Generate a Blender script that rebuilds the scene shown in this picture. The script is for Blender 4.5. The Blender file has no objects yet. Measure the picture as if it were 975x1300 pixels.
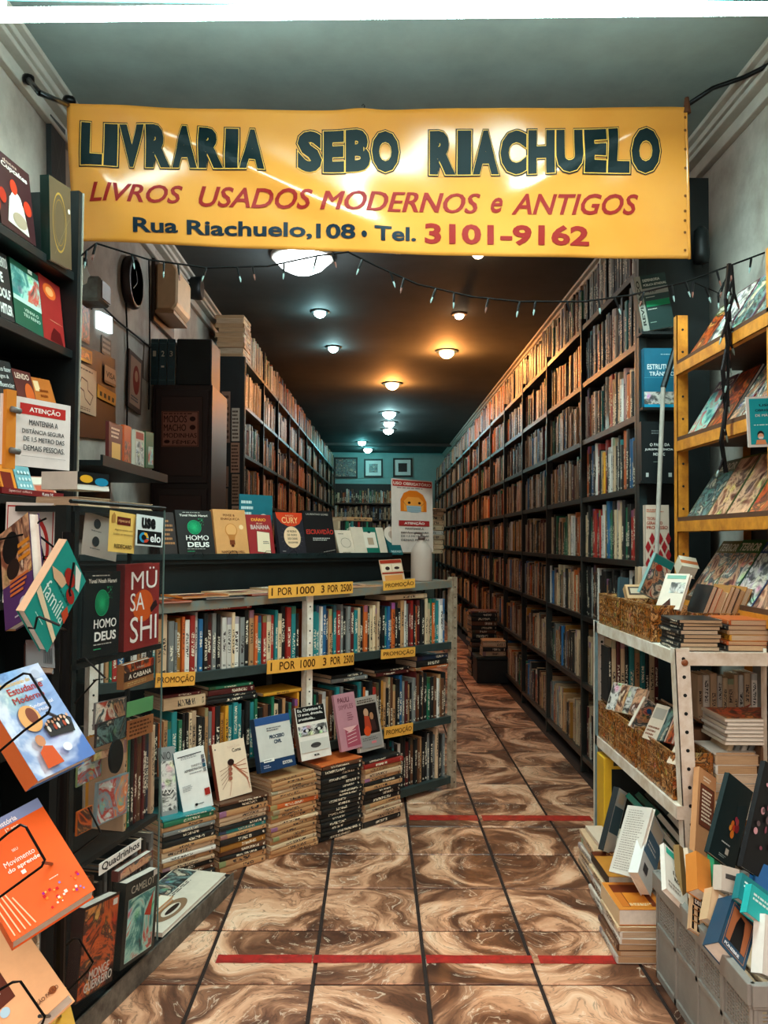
import bpy, bmesh, math, random
from mathutils import Vector, Matrix
random.seed(7)
scene = bpy.context.scene
COL = scene.collection

# ------------------------------------------------------------------ camera
YAW, PITCH, ROLL, FPX = 1.11805624e-02, 3.41453523e-02, 7.91238618e-03, 1049.14
EYE = Vector((0, 0, 1.2078))
def ray(px, py):
    a, b = px - 487.5, py - 650
    c, s = math.cos(ROLL), math.sin(ROLL)
    u, v = c*a + s*b, -s*a + c*b
    x, d, z = u/FPX, 1.0, -v/FPX
    c, s = math.cos(PITCH), math.sin(PITCH)
    y, z = d*c - z*s, d*s + z*c
    c, s = math.cos(YAW), math.sin(YAW)
    return Vector((x*c + y*s, -x*s + y*c, z))
cam_data = bpy.data.cameras.new('camera')
cam = bpy.data.objects.new('camera', cam_data); COL.objects.link(cam)
fw = ray(487.5, 650); rt = ray(487.5 + FPX, 650) - fw; up = ray(487.5, 650 - FPX) - fw
fw.normalize(); rt.normalize(); up.normalize()
M = Matrix((rt, up, -fw)).transposed().to_4x4(); M.translation = EYE
cam.matrix_world = M
cam_data.sensor_fit = 'HORIZONTAL'; cam_data.sensor_width = 36
cam_data.lens = FPX*36/975; cam_data.clip_start = .02; cam_data.clip_end = 60
scene.camera = cam
# ------------------------------------------------------------------ world and exposure
scene.view_settings.view_transform = 'Standard'
scene.view_settings.look = 'None'
scene.view_settings.exposure = 0.18
scene.view_settings.gamma = 1
try: scene.view_settings.use_curve_mapping = False
except Exception: pass
world = bpy.data.worlds.new('street_daylight'); scene.world = world
world.use_nodes = True
bg = world.node_tree.nodes['Background']
_g = world.node_tree; _tc = _g.nodes.new('ShaderNodeTexCoord'); _sp = _g.nodes.new('ShaderNodeSeparateXYZ'); _rp = _g.nodes.new('ShaderNodeValToRGB')
_g.links.new(_tc.outputs['Generated'], _sp.inputs[0]); _g.links.new(_sp.outputs[2], _rp.inputs[0]); _g.links.new(_rp.outputs[0], bg.inputs['Color'])
_e = _rp.color_ramp.elements; _e[0].position = .12; _e[0].color = (.10, .085, .075, 1); _e[1].position = .60; _e[1].color = (.95, .80, .69, 1); _n = _e.new(.9); _n.color = (1, .90, .84, 1)
bg.inputs['Strength'].default_value = 4.3
scene.cycles.max_bounces = 6
scene.cycles.diffuse_bounces = 3
scene.cycles.transparent_max_bounces = 8
scene.cycles.use_denoising = True
scene.cycles.sample_clamp_indirect = 3

# ------------------------------------------------------------------ pixel helpers: where a thing of the photo stands in the room
def at_z(px, py, z=0):
    r = ray(px, py); return EYE + r*((z - EYE.z)/r.z)
def at_y(px, py, y):
    r = ray(px, py); return EYE + r*(y/r.y)
def at_x(px, py, x):
    r = ray(px, py); return EYE + r*(x/r.x)
def on_plane(px, py, p, n):
    r = ray(px, py); p = Vector(p); n = Vector(n)
    return EYE + r*((p - EYE).dot(n)/r.dot(n))

# ------------------------------------------------------------------ materials
def s2l(c):
    if isinstance(c, str):
        c = c.lstrip('#'); c = ''.join(x*2 for x in c) if len(c) == 3 else c; c = [int(c[i:i+2], 16)/255 for i in (0, 2, 4)]
    return tuple((x/12.92 if x <= .04045 else ((x+.055)/1.055)**2.4) for x in c[:3])
MATS = {}
class NT:
    def __init__(self, name):
        self.m = bpy.data.materials.new(name); self.m.use_nodes = True
        self.t = self.m.node_tree; self.n = self.t.nodes
        self.b = self.n['Principled BSDF']
    def add(self, ty, **kw):
        nd = self.n.new(ty)
        for k, v in kw.items():
            if k.startswith('i_'): nd.inputs[k[2:].replace('_', ' ')].default_value = v
            else: setattr(nd, k, v)
        return nd
    def link(self, a, b): self.t.links.new(a, b)
    def math(self, op, a, b=None):
        nd = self.n.new('ShaderNodeMath'); nd.operation = op
        for i, v in enumerate((a, b)):
            if v is None: continue
            if isinstance(v, (int, float)): nd.inputs[i].default_value = v
            else: self.link(v, nd.inputs[i])
        return nd.outputs[0]
    def mix(self, f, a, b, bt='MIX'):
        nd = self.n.new('ShaderNodeMix'); nd.data_type = 'RGBA'; nd.blend_type = bt
        for i, v in ((0, f), (6, a), (7, b)):
            if isinstance(v, (int, float)): nd.inputs[i].default_value = v
            elif isinstance(v, tuple): nd.inputs[i].default_value = (*v[:3], 1)
            else: self.link(v, nd.inputs[i])
        return nd.outputs[2]
    def ramp(self, f, stops, interp='LINEAR'):
        nd = self.n.new('ShaderNodeValToRGB'); nd.color_ramp.interpolation = interp
        e = nd.color_ramp.elements
        while len(e) < len(stops): e.new(.5)
        for el, (p, c) in zip(e, stops): el.position = p; el.color = (*c[:3], 1)
        self.link(f, nd.inputs[0]); return nd.outputs[0]
def mat(name, color, rough=.6, metal=0, grain=.25, scale=18, bump=.1, color2=None, spec=.4):
    if name in MATS: return MATS[name]
    k = NT(name); c = s2l(color)
    tc = k.add('ShaderNodeTexCoord')
    nz = k.add('ShaderNodeTexNoise', i_Scale=scale, i_Detail=6.0, i_Roughness=.65)
    k.link(tc.outputs['Object'], nz.inputs['Vector'])
    c2 = s2l(color2) if color2 else tuple(x*(1-grain) for x in c)
    f = k.ramp(nz.outputs[0], [(.35, (0, 0, 0)), (.7, (1, 1, 1))])
    k.link(k.mix(f, c, c2), k.b.inputs['Base Color'])
    k.b.inputs['Roughness'].default_value = rough; k.b.inputs['Metallic'].default_value = metal
    k.b.inputs['Specular IOR Level'].default_value = spec
    if bump:
        bp = k.add('ShaderNodeBump', i_Strength=bump, i_Distance=.004)
        k.link(nz.outputs[0], bp.inputs['Height']); k.link(bp.outputs[0], k.b.inputs['Normal'])
    MATS[name] = k.m; return k.m
def emis(name, color, strength):
    if name in MATS: return MATS[name]
    k = NT(name)
    k.b.inputs['Base Color'].default_value = (.8, .8, .8, 1)
    k.b.inputs['Emission Color'].default_value = (*color, 1); k.b.inputs['Emission Strength'].default_value = strength
    MATS[name] = k.m; return k.m

def printed():                                    # flat print: colours are stored on the printed shapes
    k = NT('ink_print'); a = k.add('ShaderNodeAttribute', attribute_name='Col')
    k.link(a.outputs['Color'], k.b.inputs['Base Color']); k.b.inputs['Roughness'].default_value = .45
    k.b.inputs['Specular IOR Level'].default_value = .15
    MATS['print'] = k.m; return k.m
printed()

def spine_material(name, attr):
    # cover paper with a printed title on the spine: UV.x across the spine, UV.y up it, spine faces only (UV2 flag in attribute)
    k = NT(name)
    if attr:
        a = k.add('ShaderNodeAttribute', attribute_name='Col'); base = a.outputs['Color']
        rnd = a.outputs['Alpha']
    else:
        a = k.add('ShaderNodeObjectInfo'); base = a.outputs['Color']; rnd = a.outputs['Random']
    uv = k.add('ShaderNodeUVMap'); uv.uv_map = 'UVMap'
    sp = k.add('ShaderNodeSeparateXYZ'); k.link(uv.outputs[0], sp.inputs[0])
    u, v = sp.outputs[0], sp.outputs[1]
    r10 = k.math('MULTIPLY', rnd, 91.0)
    cmb = k.add('ShaderNodeCombineXYZ')
    k.link(k.math('MULTIPLY', u, 2.4), cmb.inputs[0]); k.link(k.math('MULTIPLY', v, 34.0), cmb.inputs[1]); k.link(r10, cmb.inputs[2])
    nz = k.add('ShaderNodeTexNoise', i_Scale=1.3, i_Detail=2.0); k.link(cmb.outputs[0], nz.inputs['Vector'])
    stroke = k.math('GREATER_THAN', nz.outputs[0], .5)
    inx = k.math('LESS_THAN', k.math('ABSOLUTE', k.math('SUBTRACT', u, .5)), .26)
    # title zone and a publisher's mark
    lo = k.math('ADD', k.math('MULTIPLY', k.math('FRACT', k.math('MULTIPLY', rnd, 7.3)), .35), .12)
    hi = k.math('ADD', lo, k.math('ADD', k.math('MULTIPLY', k.math('FRACT', k.math('MULTIPLY', rnd, 17.7)), .25), .25))
    zone = k.math('MULTIPLY', k.math('GREATER_THAN', v, lo), k.math('LESS_THAN', v, hi))
    mark = k.math('MULTIPLY', k.math('GREATER_THAN', v, .045), k.math('LESS_THAN', v, .085))
    zone = k.math('MAXIMUM', zone, mark)
    onspine = k.math('MULTIPLY', k.math('GREATER_THAN', u, 0.001), k.math('GREATER_THAN', v, 0.001))
    m = k.math('MULTIPLY', k.math('MULTIPLY', stroke, inx), k.math('MULTIPLY', zone, onspine))
    bw = k.add('ShaderNodeRGBToBW'); k.link(base, bw.inputs[0])
    dark = k.math('LESS_THAN', bw.outputs[0], .22)
    ink = k.mix(dark, (.03, .02, .02), (.75, .66, .5))
    # band of another tone on some spines
    f2 = k.math('FRACT', k.math('MULTIPLY', rnd, 29.1))
    bandy = k.math('MULTIPLY', k.math('GREATER_THAN', v, .86), k.math('MULTIPLY', k.math('LESS_THAN', f2, .3), onspine))
    hue = k.add('ShaderNodeHueSaturation', i_Saturation=.75, i_Value=.6)
    k.link(k.math('ADD', .3, k.math('MULTIPLY', f2, 1.2)), hue.inputs['Hue']); k.link(base, hue.inputs['Color'])
    c = k.mix(bandy, base, hue.outputs[0])
    # wear
    tc = k.add('ShaderNodeTexCoord')
    nz2 = k.add('ShaderNodeTexNoise', i_Scale=3.0, i_Detail=5.0); k.link(tc.outputs['Object'], nz2.inputs['Vector'])
    c = k.mix(k.ramp(nz2.outputs[0], [(.4, (0, 0, 0)), (.75, (.5, .5, .5))]), c, k.mix(.5, c, (.10, .07, .05)))
    c = k.mix(m, c, ink)
    k.link(c, k.b.inputs['Base Color']); k.b.inputs['Roughness'].default_value = .42
    k.b.inputs['Specular IOR Level'].default_value = .35
    MATS[name] = k.m; return k.m
SPINE = spine_material('book_cover', False)
SPINE_FAR = spine_material('far_book_cover', True)

def pages():
    k = NT('page_edges'); tc = k.add('ShaderNodeTexCoord')
    mp = k.add('ShaderNodeMapping'); mp.inputs['Scale'].default_value = (26, .6, .6)
    k.link(tc.outputs['Object'], mp.inputs[0])
    nz = k.add('ShaderNodeTexNoise', i_Scale=3.0, i_Detail=2.0); k.link(mp.outputs[0], nz.inputs['Vector'])
    oi = k.add('ShaderNodeObjectInfo')
    c = k.mix(oi.outputs['Random'], s2l('#d9b184'), s2l('#f0dcc0'))
    c = k.mix(k.ramp(nz.outputs[0], [(.35, (0, 0, 0)), (.7, (1, 1, 1))]), c, s2l('#8a6341'))
    k.link(c, k.b.inputs['Base Color']); k.b.inputs['Roughness'].default_value = .8
    MATS['pages'] = k.m; return k.m
PAGES = pages()
PAPER_WHITE = mat('white_pages', '#efe7da', .8, grain=.18, scale=40)

def art(name, cols, scale=9, dist=1.4, rough=.35):
    # a photographic or painted cover seen as patches of colour
    if name in MATS: return MATS[name]
    k = NT(name); tc = k.add('ShaderNodeTexCoord'); oi = k.add('ShaderNodeObjectInfo')
    ad = k.add('ShaderNodeVectorMath', operation='ADD')
    cm = k.add('ShaderNodeCombineXYZ'); k.link(k.math('MULTIPLY', oi.outputs['Random'], 37.), cm.inputs[0]); k.link(k.math('MULTIPLY', oi.outputs['Random'], 11.), cm.inputs[2])
    k.link(tc.outputs['Object'], ad.inputs[0]); k.link(cm.outputs[0], ad.inputs[1])
    nz = k.add('ShaderNodeTexNoise', i_Scale=scale, i_Detail=5.0, i_Roughness=.6, i_Distortion=dist)
    k.link(ad.outputs[0], nz.inputs['Vector'])
    n = len(cols)
    c = k.ramp(nz.outputs[0], [(.30+.42*i/(n-1), s2l(x)) for i, x in enumerate(cols)], 'EASE')
    vz = k.add('ShaderNodeTexVoronoi', i_Scale=scale*2.2); k.link(ad.outputs[0], vz.inputs['Vector'])
    c = k.mix(k.ramp(vz.outputs['Distance'], [(.1, (.55, .55, .55)), (.5, (0, 0, 0))]), c, vz.outputs['Color'], 'OVERLAY')
    k.link(c, k.b.inputs['Base Color']); k.b.inputs['Roughness'].default_value = rough
    MATS[name] = k.m; return k.m
ART = {
 'comic': art('painted_comic_cover', ['#12100f', '#7a2c1c', '#d9a27a', '#2f4a52', '#e9dcc8', '#b5402a', '#1c1a22'], 11),
 'dark': art('dark_painted_cover', ['#0b1416', '#1e3438', '#6d8a86', '#141a20', '#c8bda6', '#3a1f1c'], 14),
 'fire': art('fiery_painted_cover', ['#140c0c', '#5b2115', '#c8551f', '#3a2420', '#e0904a', '#22343a'], 10),
 'food': art('food_photo_cover', ['#6e8a92', '#c9d6d2', '#b2382a', '#7d98a0', '#e27b38', '#f0e0c8'], 12),
 'gold': art('gold_brown_patterned_plastic', ['#160b05', '#5c2f10', '#b5702a', '#2a150a', '#d9a468', '#4a1a12', '#8a4a1c'], 15, 3.2, .3),
 'skin': art('warm_portrait_cover', ['#2a1714', '#8c4f38', '#dca985', '#5b2e22', '#f0d8bc'], 9),
 'grey': art('black_and_white_photo_cover', ['#101010', '#5c5a58', '#d8d2ca', '#33302e', '#efeae2'], 12),
 'sky': art('cloudy_blue_cover', ['#3f5d9c', '#7d97c8', '#c9d3e6', '#4a6cb0', '#2d6fc0'], 5, .6),
 'teal': art('teal_painted_cover', ['#0d2f33', '#2f7f7c', '#9fd0c0', '#c9564a', '#12383d'], 10),
}
MET_WHITE = mat('chipped_white_paint', '#f4ece0', .5, .0, scale=13, color2='#cdb89e', bump=.15)
MET_GREY = mat('grey_painted_steel', '#7f8482', .5, .3, scale=14, color2='#5a5550')
MET_YELL = mat('yellow_painted_steel', '#e0912a', .5, .0, scale=14, color2='#a85f18')
BLACKM = mat('black_painted_wood', '#0d1718', .5, .0, scale=10, color2='#05090a')
DARKST = mat('dark_green_steel', '#1c2b2c', .45, .2, scale=12, color2='#0e1617')
WIRE = mat('black_wire', '#0a0a0b', .35, .5)
CARDB = mat('brown_cardboard', '#6b4a31', .85, grain=.3)
SIGNY = mat('yellow_price_card', '#f0ab45', .6, grain=.12, scale=30)
WHITEP = mat('white_card', '#efeae4', .5, grain=.05)
def solid(hexc, rough=.45):
    return mat('paint_' + hexc.lstrip('#'), hexc, rough, grain=.14, scale=14, bump=.03)

# ------------------------------------------------------------------ mesh and object helpers
def link(name, me, parent=None, mw=None):
    o = bpy.data.objects.new(name, me); COL.objects.link(o)
    if parent: o.parent = parent
    if mw is not None: o.matrix_world = mw if not parent else mw
    return o
def tag(o, label=None, cat=None, group=None, kind=None):
    if label: o['label'] = label
    if cat: o['category'] = cat
    if group: o['group'] = group
    if kind: o['kind'] = kind
    return o
def empty(name, mw=None):
    o = bpy.data.objects.new(name, None); COL.objects.link(o); o.empty_display_size = .05
    if mw is not None: o.matrix_world = mw
    return o
class MB:
    def __init__(s): s.v = []; s.f = []; s.mi = []; s.mats = []
    def m(s, mt):
        if mt not in s.mats: s.mats.append(mt)
        return s.mats.index(mt)
    def poly(s, pts, mt):
        i = len(s.v); s.v += [tuple(p) for p in pts]; s.f.append(tuple(range(i, i+len(pts)))); s.mi.append(s.m(mt))
    def box(s, a, b, mt, X=None):
        x0, y0, z0 = a; x1, y1, z1 = b
        p = [(x0,y0,z0),(x1,y0,z0),(x1,y1,z0),(x0,y1,z0),(x0,y0,z1),(x1,y0,z1),(x1,y1,z1),(x0,y1,z1)]
        if X is not None: p = [tuple(X @ Vector(q)) for q in p]
        i = len(s.v); s.v += p; k = s.m(mt)
        for q in ((0,3,2,1),(4,5,6,7),(0,1,5,4),(1,2,6,5),(2,3,7,6),(3,0,4,7)):
            s.f.append(tuple(i+j for j in q)); s.mi.append(k)
        return s
    def tube(s, pts, r, mt, n=6):
        pts = [Vector(p) for p in pts]; k = s.m(mt); rings = []
        for j, p in enumerate(pts):
            d = (pts[min(j+1, len(pts)-1)] - pts[max(j-1, 0)]).normalized()
            a = d.orthogonal().normalized() if j == 0 else (prev - d*prev.dot(d)).normalized()
            prev = a; b = d.cross(a)
            i = len(s.v); rr = r[j] if isinstance(r, (list, tuple)) else r
            for t in range(n):
                w = 2*math.pi*t/n; s.v.append(tuple(p + a*math.cos(w)*rr + b*math.sin(w)*rr))
            rings.append(i)
        for q in range(len(rings)-1):
            for t in range(n):
                s.f.append((rings[q]+t, rings[q]+(t+1) % n, rings[q+1]+(t+1) % n, rings[q+1]+t)); s.mi.append(k)
        s.f.append(tuple(rings[0]+t for t in range(n))[::-1]); s.mi.append(k)
        s.f.append(tuple(rings[-1]+t for t in range(n))); s.mi.append(k)
        return s
    def lathe(s, prof, c, mt, n=24, axis='z'):
        k = s.m(mt); c = Vector(c); rings = []
        for r, h in prof:
            i = len(s.v)
            for t in range(n):
                w = 2*math.pi*t/n
                q = Vector((r*math.cos(w), r*math.sin(w), h)) if axis == 'z' else (Vector((r*math.cos(w), h, r*math.sin(w))) if axis == 'y' else Vector((h, r*math.cos(w), r*math.sin(w))))
                s.v.append(tuple(c+q))
            rings.append(i)
        for q in range(len(rings)-1):
            for t in range(n):
                s.f.append((rings[q]+t, rings[q]+(t+1) % n, rings[q+1]+(t+1) % n, rings[q+1]+t)); s.mi.append(k)
        s.f.append(tuple(rings[0]+t for t in range(n))[::-1]); s.mi.append(k)
        s.f.append(tuple(rings[-1]+t for t in range(n))); s.mi.append(k)
        return s
    def mesh(s, name, smooth=False, bevel=0):
        me = bpy.data.meshes.new(name); me.from_pydata(s.v, [], s.f)
        for mt in s.mats: me.materials.append(mt)
        me.polygons.foreach_set('material_index', s.mi)
        if smooth: me.polygons.foreach_set('use_smooth', [True]*len(s.f))
        me.update()
        if bevel:
            bm = bmesh.new(); bm.from_mesh(me)
            bmesh.ops.bevel(bm, geom=bm.edges[:], offset=bevel, segments=1, affect='EDGES', clamp_overlap=True)
            bm.to_mesh(me); bm.free()
        return me
    def build(s, name, parent=None, mw=None, smooth=False, bevel=0):
        o = bpy.data.objects.new(name, s.mesh(name, smooth, bevel)); COL.objects.link(o)
        if parent: o.parent = parent
        if mw is not None: o.matrix_local = mw
        return o
def boxo(name, a, b, mt, parent=None, bevel=0, mw=None): return MB().box(a, b, mt).build(name, parent, mw, bevel=bevel)

# text becomes flat triangles, fitted to a box
_TX = {}
def text_tris(t, bold=.0, shear=0):
    key = (t, bold, shear)
    if key in _TX: return _TX[key]
    cu = bpy.data.curves.new('t', 'FONT'); cu.body = t; cu.offset = bold; cu.shear = shear; cu.resolution_u = 3
    o = bpy.data.objects.new('t', cu); me = bpy.data.meshes.new_from_object(o)
    me.calc_loop_triangles()
    vs = [(v.co.x, v.co.y) for v in me.vertices]
    tr = [tuple(l.vertices) for l in me.loop_triangles]
    if vs:
        x0 = min(v[0] for v in vs); x1 = max(v[0] for v in vs); y0 = min(v[1] for v in vs); y1 = max(v[1] for v in vs)
        vs = [((a-x0)/max(x1-x0, 1e-6), (b-y0)/max(y1-y0, 1e-6)) for a, b in vs]
    bpy.data.objects.remove(o); bpy.data.curves.remove(cu); bpy.data.meshes.remove(me)
    _TX[key] = (vs, tr); return vs, tr
class Print:
    """flat print on a w by h sheet: coordinates 0..1 from the lower left corner"""
    def __init__(s, w, h): s.w, s.h = w, h; s.v = []; s.f = []; s.c = []; s.mi = []; s.mats = [MATS['print']]; s.L = 0
    def _z(s): s.L += 1; return -.0004 - .00022*s.L
    def poly(s, pts, col, mt=None):
        z = s._z(); i = len(s.v)
        s.v += [(x*s.w, z, y*s.h) for x, y in pts]; s.f.append(tuple(range(i, i+len(pts))))
        s.c.append(s2l(col) if col else (1, 1, 1))
        if mt:
            if mt not in s.mats: s.mats.append(mt)
            s.mi.append(s.mats.index(mt))
        else: s.mi.append(0)
        return s
    def rect(s, x0, y0, x1, y1, col, mt=None): return s.poly([(x0, y0), (x1, y0), (x1, y1), (x0, y1)], col, mt)
    def disc(s, cx, cy, rx, ry, col, mt=None, n=24): return s.poly([(cx+rx*math.cos(2*math.pi*k/n), cy+ry*math.sin(2*math.pi*k/n)) for k in range(n)], col, mt)
    def ring(s, cx, cy, rx, ry, t, col, n=28):
        z = s._z(); i = len(s.v)
        for k in range(n):
            a = 2*math.pi*k/n
            s.v.append(((cx+rx*math.cos(a))*s.w, z, (cy+ry*math.sin(a))*s.h)); s.v.append(((cx+rx*t*math.cos(a))*s.w, z, (cy+ry*t*math.sin(a))*s.h))
        for k in range(n):
            j = (k+1) % n; s.f.append((i+2*k, i+2*j, i+2*j+1, i+2*k+1)); s.c.append(s2l(col)); s.mi.append(0)
        return s
    def line(s, pts, wd, col):
        z = s._z()
        for (x0, y0), (x1, y1) in zip(pts, pts[1:]):
            dx, dy = (x1-x0)*s.w, (y1-y0)*s.h; L = math.hypot(dx, dy) or 1; nx, ny = -dy/L*wd/2, dx/L*wd/2; i = len(s.v)
            s.v += [(x0*s.w+nx, z, y0*s.h+ny), (x0*s.w-nx, z, y0*s.h-ny), (x1*s.w-nx, z, y1*s.h-ny), (x1*s.w+nx, z, y1*s.h+ny)]
            s.f.append((i, i+1, i+2, i+3)); s.c.append(s2l(col)); s.mi.append(0)
        return s
    def text(s, t, x0, y0, x1, y1, col, bold=.02, shear=0, bend=None):
        if 'M' in t and bold > .005:                       # a heavy M folds over itself: overprint the plain weight instead
            e = min(bold, .04)*.45*(y1-y0)*s.h/s.w
            for dx in (-e, 0, e): s.text(t, x0+dx, y0, x1+dx, y1, col, 0, shear)
            return s
        vs, tr = text_tris(t, bold, shear); z = s._z(); i = len(s.v); c = s2l(col)
        s.v += [((x0+a*(x1-x0))*s.w, z, (y0+b*(y1-y0))*s.h) for a, b in vs]
        for q in tr: s.f.append(tuple(i+j for j in q)); s.c.append(c); s.mi.append(0)
        return s
    def vtext(s, t, x0, y0, x1, y1, col, bold=.02):      # reads upward
        vs, tr = text_tris(t, bold, 0); z = s._z(); i = len(s.v); c = s2l(col)
        s.v += [((x1-b*(x1-x0))*s.w, z, (y0+a*(y1-y0))*s.h) for a, b in vs]
        for q in tr: s.f.append(tuple(i+j for j in q)); s.c.append(c); s.mi.append(0)
        return s
    def lines(s, n, x0, y0, x1, y1, col, fill=.5):     # small print that cannot be read
        r = random.Random(n*7+int(x0*100))
        for k in range(n):
            yy = y1-(k+.5)*(y1-y0)/n; hh = (y1-y0)/n*fill/2; x = x0; e = x1-(x1-x0)*r.random()*.3
            while x < e:
                w = (x1-x0)*r.uniform(.05, .16); s.rect(x, yy-hh, min(x+w, e), yy+hh, col); x += w+(x1-x0)*.03
                s.L -= 1
        s.L += 1
        return s
    def build(s, name, parent, fn=None):
        me = bpy.data.meshes.new(name)
        v = s.v if fn is None else [fn(*p) for p in s.v]
        me.from_pydata(v, [], s.f)
        for mt in s.mats: me.materials.append(mt)
        me.polygons.foreach_set('material_index', s.mi)
        ca = me.color_attributes.new('Col', 'FLOAT_COLOR', 'CORNER')
        d = []
        for p, c in zip(me.polygons, s.c): d += [c[0], c[1], c[2], 1.0]*p.loop_total
        ca.data.foreach_set('color', d)
        me.update()
        o = bpy.data.objects.new(name, me); COL.objects.link(o); o.parent = parent; return o

# ------------------------------------------------------------------ palette and words
PAL = {'white': '#ddd6cb', 'cream': '#d8bd98', 'tan': '#b98a5e', 'orange': '#c8602a', 'ochre': '#a9702a', 'red': '#a32a22', 'maroon': '#54191a',
       'brown': '#5f3a26', 'teal': '#1f7f82', 'green': '#1e6a4c', 'blue': '#235f8c', 'navy': '#1a2c44', 'black': '#15191b', 'grey': '#7d7f7c',
       'yellow': '#e0a030', 'pink': '#c78f8a', 'purple': '#4a2f5c', 'beige': '#c9a988'}
KEY = dict(w='white', c='cream', t='tan', o='orange', h='ochre', r='red', m='maroon', n='brown', T='teal', g='green', b='blue', v='navy', k='black', y='grey', Y='yellow', p='pink', u='purple', e='beige')
ONES = 'first second third fourth fifth sixth seventh eighth ninth tenth eleventh twelfth thirteenth fourteenth fifteenth sixteenth seventeenth eighteenth nineteenth'.split()
TENS = {2: 'twent', 3: 'thirt', 4: 'fort', 5: 'fift', 6: 'sixt', 7: 'sevent', 8: 'eight', 9: 'ninet'}
def nth(i):
    if i < 20: return ONES[i-1]
    if i < 100:
        t, u = divmod(i, 10); return TENS[t]+('ieth' if u == 0 else 'y-'+ONES[u-1])
    return 'hundred and '+nth(i-100)

# ------------------------------------------------------------------ the spine-out book, one mesh shared by all copies
def unit_book():
    sec = [(-.5, 1), (-.5, .03), (-.42, .008), (-.2, 0), (.2, 0), (.42, .008), (.5, .03), (.5, 1), (.44, 1), (.44, .05), (-.44, .05), (-.44, 1)]
    me = bpy.data.meshes.new('book_cover'); n = len(sec)
    v = [(x, y, 0) for x, y in sec]+[(x, y, 1) for x, y in sec]
    f = [(i, (i+1) % n, n+(i+1) % n, n+i) for i in range(n)]
    # caps as quads between the outer and inner outline
    def cap(o, fl):
        q = [(0, 1, 10, 11), (1, 2, 9, 10), (2, 3, 9), (3, 4, 9), (4, 9, 10) if False else (4, 5, 9), (5, 6, 9), (6, 7, 8, 9)]
        q = [(0, 1, 10, 11), (1, 2, 3, 10), (3, 4, 9, 10), (4, 5, 6, 9), (6, 7, 8, 9)]
        return [tuple(o+i for i in (a if fl else a[::-1])) for a in q]
    f += cap(0, False) + cap(n, True)
    me.from_pydata(v, [], f); me.materials.append(SPINE)
    uv = me.uv_layers.new(name='UVMap')
    for pi, p in enumerate(me.polygons):
        for li in p.loop_indices:
            vi = me.loops[li].vertex_index; co = me.vertices[vi].co
            uv.data[li].uv = (co.x+.5 if 1 <= pi <= 5 else 0, max(co.z, .002) if 1 <= pi <= 5 else 0)
    bm = bmesh.new(); bm.from_mesh(me); bmesh.ops.recalc_face_normals(bm, faces=bm.faces); bm.to_mesh(me); bm.free()
    pg = MB().box((-.44, .05, .012), (.44, .975, .988), PAGES).mesh('page_block')
    return me, pg
UCOVER, UPAGES = unit_book()
NBOOK = 0
def spine_book(mw, t, d, h, col, label, cat='book', group=None, name='book'):
    """mw: rotation and place; local x thickness, y into the shelf, z up the spine"""
    global NBOOK; NBOOK += 1
    o = bpy.data.objects.new(name, UCOVER); COL.objects.link(o)
    o.matrix_world = mw @ Matrix.Diagonal((t, d, h, 1))
    c = s2l(PAL[col]); j = random.uniform(.8, 1.15); o.color = (c[0]*j, c[1]*j, c[2]*j, 1)
    tag(o, label, cat, group)
    p = bpy.data.objects.new('page_block', UPAGES); COL.objects.link(p); p.parent = o
    return o
def frame(origin, xa, ya, za):
    m = Matrix((Vector(xa).normalized(), Vector(ya).normalized(), Vector(za).normalized())).transposed().to_4x4()
    m.translation = Vector(origin); return m
Z = Vector((0, 0, 1))

def book_row(p0, u, length, into, seq, where, group, hr=(.19, .23), tr=(.012, .03), depth=.15, height_lim=9, side='left', lean=.0, name='book', jit=.012):
    """stand books side by side from p0 along u; labels count from the side named"""
    u = Vector(u).normalized(); into = Vector(into).normalized(); s = 0; i = 0; out = []
    xa = into.cross(Z)
    plan = []
    while True:
        t = random.uniform(*tr); ch = seq[i % len(seq)] if seq else random.choice('wctohrmnTgbvkyckkkktce')
        if s + t > length: break
        plan.append((s, t, ch)); s += t + random.uniform(.0004, .0018); i += 1
    for i, (s, t, ch) in enumerate(plan):
        h = min(random.uniform(*hr), height_lim); col = KEY[ch]
        c = Vector(p0) + u*(s+t/2) + into*random.uniform(0, jit)
        a = lean if isinstance(lean, float) else 0
        za = (Z + xa*math.tan(a)).normalized()
        if a:
            m = frame(c + Z*abs(math.sin(a))*t/2, xa*math.cos(a) - Z*math.sin(a), into, za)
        else: m = frame(c, xa, into, Z)
        th = 'thin' if t < .015 else ('thick' if t > .025 else 'medium')
        w = f'{th} {col} book, {nth(i+1)} from the {side}, {where}'
        out.append(spine_book(m, t, depth*random.uniform(.85, 1.05), h, col, w, group=group, name=name))
    return out
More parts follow.
